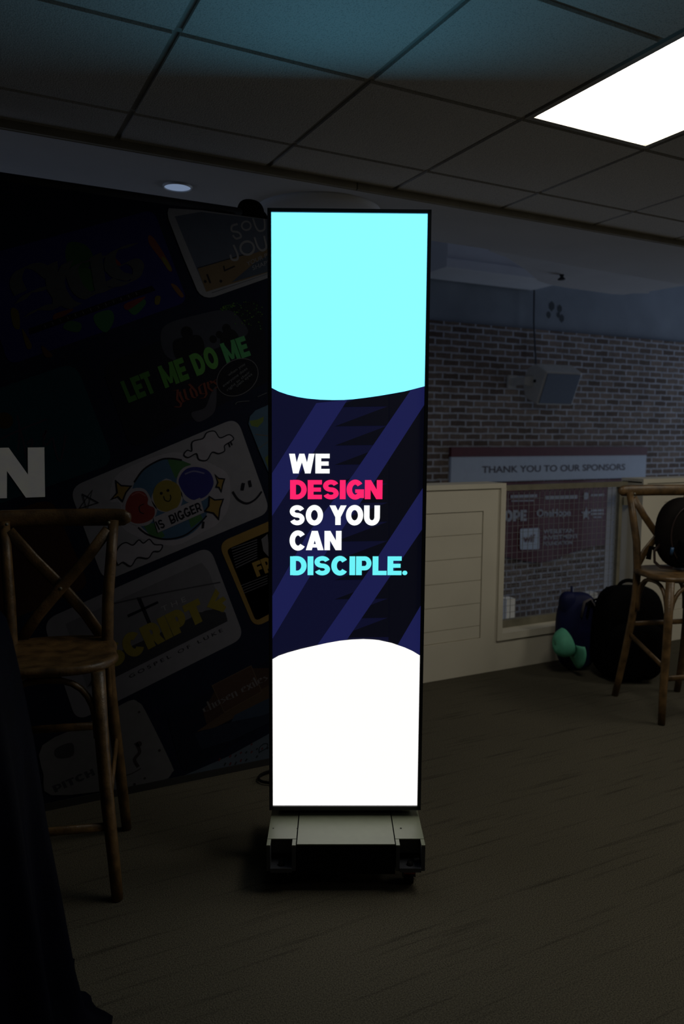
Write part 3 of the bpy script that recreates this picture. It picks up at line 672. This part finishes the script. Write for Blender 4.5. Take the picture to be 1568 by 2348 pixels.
# --- LET ME DO ME card
Cc = crop(250, 680, 4.238)
card([(232, 840), (592, 682), (625, 870), (300, 1030)], (.012, .014, .022), .05)
put([smooth(Cc([(560, 270), (850, 180), (1150, 130), (1300, 250), (1330, 380), (1000, 520), (760, 640), (560, 580), (500, 400)]), 5, True)], (.045, .05, .065))
put([smooth(Cc([(800, 1130), (930, 1080), (990, 940), (1040, 880), (1030, 1100), (940, 1190), (850, 1215)]), 5, True)], (.06, .06, .075))
for cx, cy, r in ((755, 350, 58), (1010, 415, 36), (1070, 370, 34), (1140, 310, 42)):
    p = Cc([(cx, cy), (cx+r, cy)]); put(disc(p[0][0], p[0][1], p[1][0]-p[0][0]), (.010, .011, .014))
put([smooth(Cc([(700, 400), (880, 380), (920, 540), (760, 640), (650, 600), (620, 450)]), 5, True), smooth(Cc([(1090, 360), (1200, 320), (1260, 420), (1100, 480)]), 5, True)], (.012, .013, .016))
lv = random.Random(3)
for k in range(110):
    a = lv.random(); x = 1090+390*a+lv.uniform(-20, 20); y = 110-60*math.sin(a*3)+lv.random()**1.5*(230 if a > .35 else 40); r = lv.uniform(4, 11)
    put([Cc([(x-r, y), (x, y-r*.6), (x+r, y+r*.3), (x, y+r)])], lv.choice([(.05, .13, .04), (.08, .16, .03), (.03, .07, .03)]), .04)
def big(s_, a, b, c, col, t=.3, cr=Cc, gap=.05): a, b, c = cr([a, b, c]); put(affine(text_polys(s_, t, gap), a, b, c), col)
put([], (.1, .1, .1), 2)
big('LET', (190, 1035), (462, 925), (105, 830), (.06, .17, .04), .28); big('ME', (545, 893), (783, 798), (468, 683), (.08, .24, .05), .28)
big('DO', (852, 775), (1085, 672), (772, 575), (.10, .30, .07), .28); big('ME', (1143, 655), (1378, 572), (1072, 462), (.08, .32, .12), .28)
JO = (.16, .05, .035)
def bl(cr, P, w_, col, ang=15): put(nib(cr(P), w_, ang), col, .2)
for P in ([(620, 915), (665, 905), (660, 1000), (700, 1040), (690, 1075), (635, 1070)], [(685, 925), (690, 960), (720, 1025), (745, 1010)], [(725, 900), (750, 990), (775, 1005)], [(810, 870), (785, 900), (810, 975), (840, 985)], [(775, 850), (840, 920), (855, 970)],
          [(900, 850), (870, 880), (890, 945), (930, 945)], [(920, 840), (945, 950), (925, 985), (880, 990)], [(955, 830), (965, 890), (1005, 920)], [(960, 860), (1000, 840), (980, 820)], [(1050, 800), (1010, 825), (1060, 865), (1030, 895)]): bl(Cc, P, .010, JO, 20)
e0 = Cc([(1245+215*math.cos(a/24*math.pi)*math.cos(-.6)-165*math.sin(a/24*math.pi)*math.sin(-.6), 785+215*math.cos(a/24*math.pi)*math.sin(-.6)+165*math.sin(a/24*math.pi)*math.cos(-.6)) for a in range(48)])
put([e0], (.010, .011, .016)); put(stroke(e0, .003, True), (.13, .13, .14))
GT = (.16, .17, .18)
for s_, a, b in (('when you', (1160, 775), (1320, 665)), ('everyone does', (1110, 880), (1345, 705)), ('right in their', (1150, 920), (1370, 740)), ('own eyes', (1240, 880), (1390, 760))):
    a2 = Cc([a, b, (a[0]-14, a[1]-22)]); put(affine(font_polys(s_, .0), *a2), GT)
put(stroke(Cc([(1440, 975), (1530, 935)]), .003)+stroke(smooth(Cc([(1225, 1050), (1250, 1025), (1360, 1015)])), .003), (.10, .11, .12))
# --- teal card with handwriting
Dc = crop(0, 820, 6.03)
card([(-160, 945), (172, 830), (262, 1062), (-80, 1182)], (.012, .05, .065), .06)
for P in ([(240, 800), (270, 1000), (250, 1280)], [(0, 1130), (300, 990), (650, 850)], [(280, 1000), (330, 1200), (370, 1400)], [(370, 1200), (440, 1130), (440, 1220), (400, 1250), (420, 1330)], [(590, 1100), (640, 1010), (600, 1180), (650, 1200), (720, 1110)], [(730, 1100), (770, 1300), (830, 1430), (880, 1250), (905, 1070)]):
    put(stroke(smooth(Dc(P)), .007), (.05, .04, .06))
card([(-60, 1200), (118, 1142), (205, 1345), (-20, 1440)], (.05, .022, .016), .05)
put([disc(*Dc([(60, 870)])[0], .03)[0]], (.05, .035, .012))
# --- the white letter N
LV[0] = 25; INK = 1
put([Dc([(-133, 1248), (120, 1245), (385, 1615), (382, 1243), (612, 1240), (622, 1925), (357, 1935), (95, 1567), (95, 1942), (-133, 1948)])], (.95, .95, .94))
# --- earth card
INK = .45
Ec = crop(150, 950, 3.336)
card([(158, 1119), (543, 957), (620, 1174), (238, 1334)], (.25, .25, .27), .055)
put([smooth(Ec([(380, 480), (560, 370), (820, 290), (960, 320), (1140, 390), (1250, 480), (1250, 700), (1170, 830), (1050, 900), (850, 1000), (640, 970), (430, 860), (420, 680), (340, 660)]), 4, True)], (.31, .30, .33))
put([Ec([(x, y) for x, y in disc(800, 650, 300, 312, 40)[0]])], (.06, .12, .20))
for P in ([(780, 345), (860, 345), (960, 380), (900, 450), (840, 490), (800, 400)], [(590, 840), (700, 830), (760, 930), (720, 955), (640, 920)], [(940, 800), (1030, 760), (1050, 800), (960, 870)], [(900, 690), (950, 670), (930, 720)]): put([Ec(P)], (.06, .15, .06))
BKI = (.012, .013, .02)
put(stroke(smooth(Ec([(525, 520), (600, 420), (720, 350), (800, 338), (890, 350)])), .007)+stroke(smooth(Ec([(555, 865), (630, 920), (760, 955), (900, 930), (1000, 860), (1080, 775)])), .007), BKI)
put([smooth(Ec([(440, 700), (490, 580), (600, 570), (660, 660), (700, 740), (640, 840), (540, 850), (460, 800)]), 4, True), smooth(Ec([(660, 620), (770, 490), (890, 600), (870, 720), (780, 750), (690, 720)]), 4, True), smooth(Ec([(850, 500), (900, 410), (1020, 385), (1140, 450), (1145, 560), (1050, 660), (930, 670), (870, 590)]), 4, True)], (.31, .30, .33))
put([smooth(Ec([(460, 690), (510, 600), (590, 590), (630, 640), (630, 690), (680, 720), (670, 790), (600, 830), (520, 830), (470, 780)]), 5, True)], (.20, .035, .03))
put([smooth(Ec([(668, 620), (700, 535), (775, 503), (860, 540), (885, 630), (850, 715), (775, 745), (700, 715)]), 5, True)], (.22, .18, .04))
put([smooth(Ec([(865, 500), (920, 420), (1010, 403), (1100, 440), (1132, 530), (1080, 620), (990, 655), (930, 630), (885, 570)]), 5, True)], (.035, .035, .18))
put(stroke(smooth(Ec([(912, 458), (980, 435), (1062, 452)])), .006), (.16, .16, .3)); put(stroke(smooth(Ec([(505, 620), (560, 597), (612, 625)])), .005), (.30, .10, .09))
put(stroke(smooth(Ec([(600, 685), (565, 705), (570, 745), (600, 760)])), .0035)+stroke(smooth(Ec([(750, 625), (760, 655), (790, 665), (805, 640), (800, 615)])), .004)+disc(*Ec([(732, 604)])[0], .006)+disc(*Ec([(783, 582)])[0], .006), BKI)
for P in ([(385, 510), (425, 545), (500, 550), (460, 600), (435, 665), (400, 630), (350, 650), (395, 600)], [(1145, 465), (1170, 490), (1215, 495), (1200, 540), (1190, 590), (1175, 560), (1150, 555), (1165, 520)], [(1100, 630), (1140, 655), (1205, 650), (1180, 720), (1170, 800), (1130, 755), (1065, 740), (1095, 700)]):
    put([Ec(P)], (.25, .17, .05)); put(stroke(Ec(P), .006, True), BKI)
for P in ([(905, 310), (930, 275), (965, 280), (970, 210), (1050, 185), (1080, 140), (1140, 130), (1180, 180), (1250, 155), (1285, 185), (1260, 210), (1215, 240), (1215, 280), (1170, 300), (1120, 290), (1080, 350), (1020, 345), (1000, 300), (940, 330)],
          [(410, 1010), (460, 980), (515, 1000), (560, 960), (595, 985), (640, 955), (680, 995), (740, 1000), (720, 1045), (670, 1050), (630, 1100), (550, 1095), (500, 1160), (440, 1130), (400, 1150), (380, 1080)]):
    c_ = smooth(Ec(P), 4, True); put([c_], (.32, .31, .34)); put(stroke(c_, .005, True), BKI)
put(stroke(smooth(Ec([(1278, 590), (1320, 650), (1385, 680), (1450, 650), (1500, 590)])), .008)+stroke(Ec([(1350, 580), (1360, 525)]), .014)+stroke(Ec([(1405, 505), (1415, 555)]), .012)+stroke(Ec([(1050, 870), (1055, 820)]), .009)+stroke(Ec([(1245, 215), (1258, 250)]), .005)+stroke(Ec([(1262, 210), (1275, 235)]), .005), BKI)
put(stroke(Ec([(205, 580), (165, 740), (130, 610), (250, 675), (105, 720)]), .004, True), BKI)
a = Ec([(705, 905), (1060, 750), (670, 790)]); put([[a[2], a[0], a[1], tuple(Vector(a[1])+Vector(a[2])-Vector(a[0]))]], (.31, .30, .33))
big('IS', (712, 885), (765, 862), (682, 822), BKI, .22, Ec, .1); big('BIGGER', (808, 842), (1045, 735), (783, 775), BKI, .22, Ec, .09)
# --- map card top right
put([px2([(569, 972), (572, 955), (585, 941), (618, 927), (618, 1090), (598, 1045)])], (.07, .13, .19)); put([px2([(571, 965), (590, 962), (604, 955), (603, 966), (590, 980), (575, 976)])], (.14, .20, .05)); put(stroke(px2([(585, 996), (618, 1000)]), .003)+stroke(px2([(590, 1030), (618, 1010)]), .002), (.16, .12, .07)); put([px2([(606, 1050), (618, 1040), (618, 1085)])], (.13, .17, .05))
# --- gold framed card
card([(500, 1245), (640, 1185), (640, 1410), (583, 1440)], (.26, .17, .05), .05)
card([(519, 1260), (640, 1208), (640, 1396), (586, 1424)], (.018, .022, .035), .02)
Fc = crop(240, 1200, 4.126)
for k in range(8): put([Fc([(1195+6*k, 235+26*k), (1440, 150+24*k), (1445, 158+24*k), (1198+6*k, 243+26*k)])], (.11, .11, .12), .1)
for k in range(4): put([Fc([(1290+8*k, 585+24*k), (1540, 490+24*k), (1540, 497+24*k), (1292+8*k, 592+24*k)])], (.11, .11, .12), .1)
big('FREE', (1440, 508), (1750, 380), (1390, 375), (.30, .20, .05), .3, Fc, .04)
put([Fc([(1480, 150), (1540, 100), (1560, 330), (1500, 260)])], (.16, .16, .17))
# --- SCRIPT card
card([(98, 1423), (480, 1252), (560, 1462), (175, 1655)], (.20, .20, .22), .055)
put([px2([(150, 1430), (462, 1290), (478, 1310), (522, 1424), (200, 1580)])], (.145, .145, .16))
put([px2([(240, 1510), (400, 1435), (470, 1400), (500, 1395), (522, 1424), (260, 1555), (200, 1575)])], (.035, .037, .045))
put(stroke(smooth(px2([(255, 1385), (360, 1362), (450, 1345), (505, 1335)])), .006), (.06, .06, .07))
put([Fc([(840, 840), (1140, 840), (1160, 910), (1050, 950), (960, 900)])], (.04, .042, .05))
put([Fc([(300, 700), (340, 700), (450, 965), (420, 985)]), Fc([(212, 865), (500, 735), (510, 755), (222, 890)])], (.012, .013, .02))
big('SCRIPT', (45, 1385), (965, 905), (-50, 1180), (.24, .20, .035), .33, Fc, .02)
put([Fc([(965, 790), (1050, 615), (1085, 660), (1040, 740), (1120, 690), (1150, 720), (1110, 755), (1150, 790), (1120, 840)])], (.24, .20, .035))
bcf('T H E', (545, 835), (770, 735), (530, 790), (.28, .28, .29), 0, Fc); bcf('G O S P E L   O F   L U K E', (240, 1465), (1118, 1020), (226, 1435), (.035, .035, .045), 0, Fc)
# --- sunrise card
Gc = crop(400, 1480, 6.533)
card([(380, 1640), (640, 1500), (700, 1620), (420, 1775)], (.010, .014, .026), .05)
put([Gc([(480, 1180), (430, 1000), (640, 600), (1150, 340), (1640, 330), (1640, 640), (1000, 1020), (600, 1220)])], (.055, .034, .026))
put([Gc([(560, 1130), (1000, 830), (1640, 480), (1640, 740), (1100, 980), (600, 1230), (330, 1290)])], (.085, .058, .036))
put([Gc([(900, 1040), (1640, 690), (1640, 1000), (1000, 1300), (820, 1200)])], (.035, .055, .085))
put([Gc([(300, 1320), (900, 1130), (1300, 1050), (1640, 930), (1640, 1060), (900, 1400), (400, 1560)])], (.018, .026, .045))
put([Gc([(560, 600), (1145, 300), (1305, 690), (745, 1000)])], (.07, .042, .03)); put(stroke(Gc([(560, 600), (1145, 300), (1305, 690), (745, 1000)]), .003, True), (.12, .085, .055))
TXc = (.15, .14, .14)
x = 0
sk_ = {'c': ([[(.38, .8), (.05, .7), (.05, .2), (.4, .05)]], .5), 'h': ([[(.05, 1.4), (.05, 0)], [(.05, .75), (.35, .85), (.38, 0)]], .52), 'o': ([[(.05, .15), (.05, .75), (.38, .85), (.38, .2), (.05, .05)]], .54), 's': ([[(.38, .8), (.06, .72), (.36, .3), (.03, .06)]], .48), 'e': ([[(.06, .45), (.36, .6), (.3, .85), (.05, .7), (.05, .2), (.38, .05)]], .5),
       'n': ([[(.05, .85), (.05, 0)], [(.05, .75), (.35, .85), (.38, 0)]], .54), 'x': ([[(.03, .85), (.4, 0)], [(.4, .85), (.03, 0)]], .52), 'i': ([[(.05, .85), (.1, 0)], [(.05, 1.15), (.09, 1.1)]], .24), 'l': ([[(.05, 1.4), (.1, 0)]], .24), ' ': ([], .35)}
O_, X_, U_ = [Vector(p) for p in Gc([(450, 1010), (1420, 505), (400, 900)])]; word = 'chosen exiles'; tot = sum(sk_[c][1] for c in word)
for ch in word:
    for P in sk_[ch][0]: put(nib([tuple(O_+(X_-O_)*((x+a)/tot)+(U_-O_)*b*.8) for a, b in P], .008, 20), TXc, .1)
    x += sk_[ch][1]
# --- pale cards at the foot
put([Gc([(140, 2010), (800, 1660), (1640, 1210), (1640, 1745), (1100, 1830), (800, 1875)])], (.10, .13, .16))
for k in range(16): put(stroke(Gc([(900+40*k-(k % 4)*120, 1790-20*k+(k % 3)*25), (925+40*k-(k % 4)*120, 1740-18*k+(k % 3)*25)]), .007), [(.03, .035, .04), (.12, .03, .035)][k % 2], .1)
put(stroke(smooth(Gc([(1265, 1600), (1270, 1530), (1340, 1470), (1395, 1480), (1370, 1540), (1280, 1590)]), 4, True), .004, True), (.02, .025, .03))
Hc = crop(0, 1600, 3.409)
put([smooth(Hc([(330, 370), (700, 190), (1000, 25), (1080, 35), (1140, 110), (1340, 520), (1345, 580), (1280, 650), (1100, 700), (900, 715), (400, 760), (340, 600)]), 3, True)], (.17, .17, .17))
big('PITCH', (430, 740), (745, 600), (405, 690), (.06, .06, .07), .28, Hc, .06)
put(stroke(smooth(Hc([(1060, 350), (1090, 420), (1050, 480), (1080, 540)])), .014)+stroke(smooth(Hc([(960, 610), (1030, 590), (1100, 550)])), .004)+disc(*Hc([(1085, 360)])[0], .012)+disc(*Hc([(1086, 110)])[0], .005)+disc(*Hc([(1245, 410)])[0], .006)+disc(*Hc([(1130, 628)])[0], .005)+disc(*Hc([(1050, 675)])[0], .006), (.05, .04, .04))
put([smooth(Hc([(430, 400), (560, 350), (570, 450), (450, 470)]), 4, True)], (.06, .06, .065))
pr_.build('printed_graphic', M_BD, bk_)

# ================================================================== CROSS-BACK STOOLS
RZ = -math.atan2(.27, .963)
def make_stool(loc, label):
    t = thing('cross_back_stool', (loc[0], loc[1], 0), RZ, label, 'bar stool', 'wooden cross-back bar stools')
    # seat
    n = 40; out = []
    for k in range(n):
        a = 2*math.pi*k/n; e = 2/3.0
        out.append((.212*math.copysign(abs(math.cos(a))**e, math.cos(a))*(1.0 if math.sin(a) < 0 else .93), .2*math.copysign(abs(math.sin(a))**e, math.sin(a))))
    V = []; lev = [(.93, .728), (1, .735), (1.005, .748), (.985, .757), (.95, .760), (.86, .757), (.6, .752)]
    for s_, z in lev: V += [(x*s_, y*s_, z) for x, y in out]
    F = [(j*n+k, j*n+(k+1) % n, (j+1)*n+(k+1) % n, (j+1)*n+k) for j in range(len(lev)-1) for k in range(n)] + [tuple(range(n))[::-1], tuple(range((len(lev)-1)*n, len(lev)*n))]
    MB().add(V, F, True).build('seat', M_WOOD, t)
    postp = [(.2, .222, .002), (.194, .195, .12), (.185, .165, .27), (.172, .138, .45), (.162, .125, .60), (.158, .125, .75), (.162, .138, .90), (.172, .165, 1.03), (.182, .195, 1.17)]
    for s_ in (-1, 1):
        MB().tube([(x*s_, y, z) for x, y, z in postp], [.018, .019, .020, .0205, .0205, .0205, .020, .019, .018], 12).build('back_leg', M_WOOD, t)
        MB().tube([(.205*s_, -.222, .002), (.193*s_, -.205, .15), (.178*s_, -.19, .32), (.166*s_, -.178, .5), (.158*s_, -.168, .735)], [.018, .0195, .021, .0215, .022], 12).build('front_leg', M_WOOD, t)
    rail = [(.238*math.sin(a)/math.sin(1.0)*1.0, .205+.035*(math.cos(a)-math.cos(1.0))/(1-math.cos(1.0))-.0, 1.178) for a in [-1+2*k/16 for k in range(17)]]
    MB().tube(rail, [(.016, .012), (.029, .017)]+[(.031, .019)]*13+[(.029, .017), (.016, .012)], 14, flat=(0, 0, 1)).build('top_rail', M_WOOD, t)
    for s_ in (-1, 1):
        MB().tube([(-.165*s_, .178, 1.14), (-.09*s_, .19, 1.04), (0, .188+.012*s_, .935), (.08*s_, .18, .84), (.135*s_, .165, .757)], [(.007, .0205)]*5, 10, flat=(0, 1, 0)).build('cross_slat', M_WOOD, t)
    MB().tube([(0, .172, .935), (0, .168, .935)], .006, 10).build('centre_rivet', M_STEEL, t)
    for s_ in (-1, 1): MB().tube([(.168*s_, .17, 1.165), (.168*s_, .165, 1.165)], .0055, 10).build('rail_rivet', M_STEEL, t)
    # bentwood arches under the seat
    def arch(p, q, z0, z1, nm):
        p, q = Vector(p), Vector(q); P = []
        for k in range(15):
            a = math.pi*k/14; s_ = (1-math.cos(a))/2; s2 = .5-.5*math.copysign(abs(math.cos(a))**.75, math.cos(a))
            P.append((p.x+(q.x-p.x)*s2, p.y+(q.y-p.y)*s2, z0+(z1-z0)*math.sin(a)**.75))
        MB().tube(P, .0105, 10).build(nm, M_WOOD, t)
    arch((-.15, -.172, 0), (.15, -.172, 0), .52, .715, 'seat_arch'); arch((-.145, .125, 0), (.145, .125, 0), .52, .715, 'seat_arch')
    for s_ in (-1, 1): arch((.158*s_, -.15, 0), (.16*s_, .11, 0), .52, .715, 'seat_arch')
    # stretchers
    def bar(p, q): MB().tube([p, tuple((Vector(p)+Vector(q))/2), q], [(.015, .008)]*3, 10, flat=(0, 0, 1)).build('stretcher', M_WOOD, t)
    bar((-.187, -.198, .235), (.187, -.198, .235)); bar((-.172, .14, .44), (.172, .14, .44))
    for s_ in (-1, 1): bar((.183*s_, -.19, .29), (.178*s_, .15, .385))
    return t
st1 = make_stool((.272, 2.61), 'wooden cross-back bar stool in front of the printed backdrop, nothing on its seat')
st2 = copy_tree(st1); st2.location = (3.4532, 2.754, 0); st2['label'] = 'wooden cross-back bar stool in front of the cream half wall, carrying a dark bag'

# ================================================================== TALL TABLE AT LEFT
tb = thing('cocktail_table', (-.33, 1.90, 0), 0, 'tall round cocktail table under a dark navy cloth reaching the floor at the left edge', 'table')
prof = [(0.002, .62), (.02, .575), (.05, .56), (.15, .54), (.35, .515), (.55, .49), (.75, .47), (.9, .45), (1.0, .435), (1.05, .425), (1.075, .405), (1.082, .37), (1.082, .2), (1.082, .001)]
n = 160; V = []; F = []
for z, r in prof:
    for k in range(n):
        a = 2*math.pi*k/n; dn = (1-z/1.08)
        fold = dn**.8*(.030*math.cos(a*13+.6)+.016*math.cos(a*29+1.0+2*dn))-.03*dn**.8
        lobe = .04*max(0, math.cos(2*(a+math.radians(32))))**3*(1 if z < .03 else 0)
        rr = r + (fold+lobe if z < 1.06 else 0); V.append((rr*math.cos(a), rr*math.sin(a), z))
for j in range(len(prof)-1):
    for k in range(n): F.append((j*n+k, j*n+(k+1) % n, (j+1)*n+(k+1) % n, (j+1)*n+k))
MB().add(V, F, True).build('table_cover', M_NAVYCLOTH, tb)
MB().lathe([(.001, 1.05), (.37, 1.05), (.37, 1.076), (.001, 1.076)], 40).build('table_top', M_ROOM, tb)
MB().tube([(0, 0, .02), (0, 0, 1.05)], .03, 14).build('pedestal', M_BLACKMETAL, tb)
MB().lathe([(.001, .002), (.27, .002), (.27, .015), (.03, .03), (.001, .03)], 32).build('pedestal_base', M_BLACKMETAL, tb)

# ================================================================== BAGS
# big black backpack standing against the gate
bp = thing('backpack', (3.65, 3.245, 0), -.47, 'large black backpack standing on the carpet in front of the wire gate', 'backpack')
def taper(p):
    z = p.z/.57; return Vector((p.x*(1-.16*max(0, z-.45)) , p.y*(1-.35*max(0, z)**1.5), max(.0, p.z)))
MB().blob((0, 0, .285), (.212, .15, .287), (3.4, 3.8), fn=taper).build('main_compartment', M_BAGBLACK, bp)
MB().blob((0, -.125, .20), (.175, .06, .18), (3, 3.2)).build('front_pocket', M_BAGBLACK, bp)
MB().tube([(.10*math.cos(a)*.6, .02, .555+.045*math.sin(a)) for a in [math.pi*k/10 for k in range(11)]], [(.012, .005)]*11, 8).build('carry_handle', M_BAGBLACK, bp)
for s_ in (-1, 1):
    MB().tube([(.09*s_, .11, .52), (.10*s_, .165, .46), (.12*s_, .17, .3), (.15*s_, .16, .12)], [(.03, .008)]*4, 8).build('shoulder_strap', M_BAGBLACK, bp)
MB().tube([(-.15, -.135, .385), (0, -.165, .41), (.15, -.135, .385)], .0045, 6).build('zipper', M_BAGBLACK, bp)
# small blue bag behind the cap
bb = thing('shoulder_bag', (3.475, 3.49, 0), -.47, 'small dark blue bag with grey straps leaning beside the large black backpack', 'bag')
MB().blob((0, .0, .25), (.135, .075, .25), (2.6, 2.8)).build('bag_body', M_BAGBLUE, bb)
MB().blob((-.065, -.01, .42), (.058, .05, .085), (2.6, 2.6)).build('bottle_pocket', M_BAGBLUE, bb)
MB().tube([(-.045, -.01, .47), (-.047, -.01, .54)], .008, 8).build('drinking_straw', M_BAGBLUE, bb)
for dx_, M in ((0, M_STRAPGREY), (.035, M_BAGBLACK)):
    MB().tube([(.0+dx_, -.075, .36), (.012+dx_, -.085, .455), (.05+dx_, -.085, .475), (.10+dx_, -.095, .40), (.14+dx_, -.1, .30), (.15+dx_, -.095, .2)], [(.017, .007)]*6, 8, flat=(0, 1, 0)).build('padded_strap', M, bb)
# mint cap hanging from the bag
cp = thing('baseball_cap', (3.28, 3.43, .205), -.47, 'mint green baseball cap hanging on its side in front of the small blue bag', 'cap')
axis = Vector((-.90, -.28, -.28)).normalized(); br = Vector((.45, -.30, -.85)); br = (br-axis*br.dot(axis)).normalized(); sd = axis.cross(br)
R3 = Matrix((br, sd, axis)).transposed().to_4x4()
T = Matrix.Translation((.05, .02, .01))@R3@Matrix.Scale(.86, 4)
V = []; F = []; nu, nv = 30, 10
for j in range(nv+1):
    ph = math.pi/2*j/nv
    for i in range(nu):
        a = 2*math.pi*i/nu; r = .096*math.cos(ph)**.7; V.append(T@Vector((r*1.08*math.cos(a), r*.95*math.sin(a), .110*math.sin(ph)+(.012*math.cos(a) if j else 0))))
for j in range(nv):
    for i in range(nu): F.append((j*nu+i, j*nu+(i+1) % nu, (j+1)*nu+(i+1) % nu, (j+1)*nu+i))
c_ = MB().add(V, F, True).build('cap_crown', M_MINT, cp); so = c_.modifiers.new('s', 'SOLIDIFY'); so.thickness = .002
V = []; F = []
for i in range(13):
    a = -1.15+2.3*i/12
    for j in range(5):
        t = j/4; r = .093+.085*t*(math.cos(a)**.5 if math.cos(a) > 0 else 0)
        y = r*math.sin(a)*.95; V.append(T@Vector((r*1.1*math.cos(a)+.01*t, y, -.004-.9*y*y*(.3+t)*2.2+.004*t)))
for i in range(12):
    for j in range(4): k = i*5+j; F.append((k, k+5, k+6, k+1))
c_ = MB().add(V, F, True).build('cap_brim', M_MINT, cp); so = c_.modifiers.new('s', 'SOLIDIFY'); so.thickness = .003
MB().lathe([(.001, .109), (.006, .108), (.007, .104)], 12, T).build('cap_button', M_MINT, cp)
# dark bag on the right stool
sb = thing('handbag', (3.535, 2.80, .762), -.35, 'dark brown and black rounded bag standing on the seat of the right-hand stool', 'bag')
MB().blob((0, 0, .195), (.15, .085, .195), (2.4, 2.3), fn=lambda p: Vector((p.x, p.y, max(0, p.z)))).build('bag_body', M_BAGBROWN, sb)
MB().tube([(.11*math.cos(a)+.005, -.088+.02*abs(math.cos(a)), .19+.165*math.sin(a)) for a in [2*math.pi*k/28 for k in range(29)]], .0045, 8, cap=False).build('leather_piping', M_LEATHER, sb)
MB().rbox((-.07, -.098, .04), (.07, -.07, .17), .015).build('front_pocket', M_BAGBLACK, sb)
MB().tube([(-.13, -.02, .14), (-.175, -.03, .10), (-.17, -.03, .04), (-.135, -.03, .012), (-.08, -.06, .010)], [(.010, .003)]*5, 8).build('side_strap', M_LEATHER, sb)
MB().tube([(-.12, -.02, .10), (-.185, -.01, .115), (-.19, .0, .05)], [(.014, .003)]*3, 8).build('side_strap', M_BAGBLACK, sb)
MB().tube([(-.10, -.07, .085), (-.10, -.078, .125)], .009, 8).build('zip_pull', M_GLASSBLUE, sb)
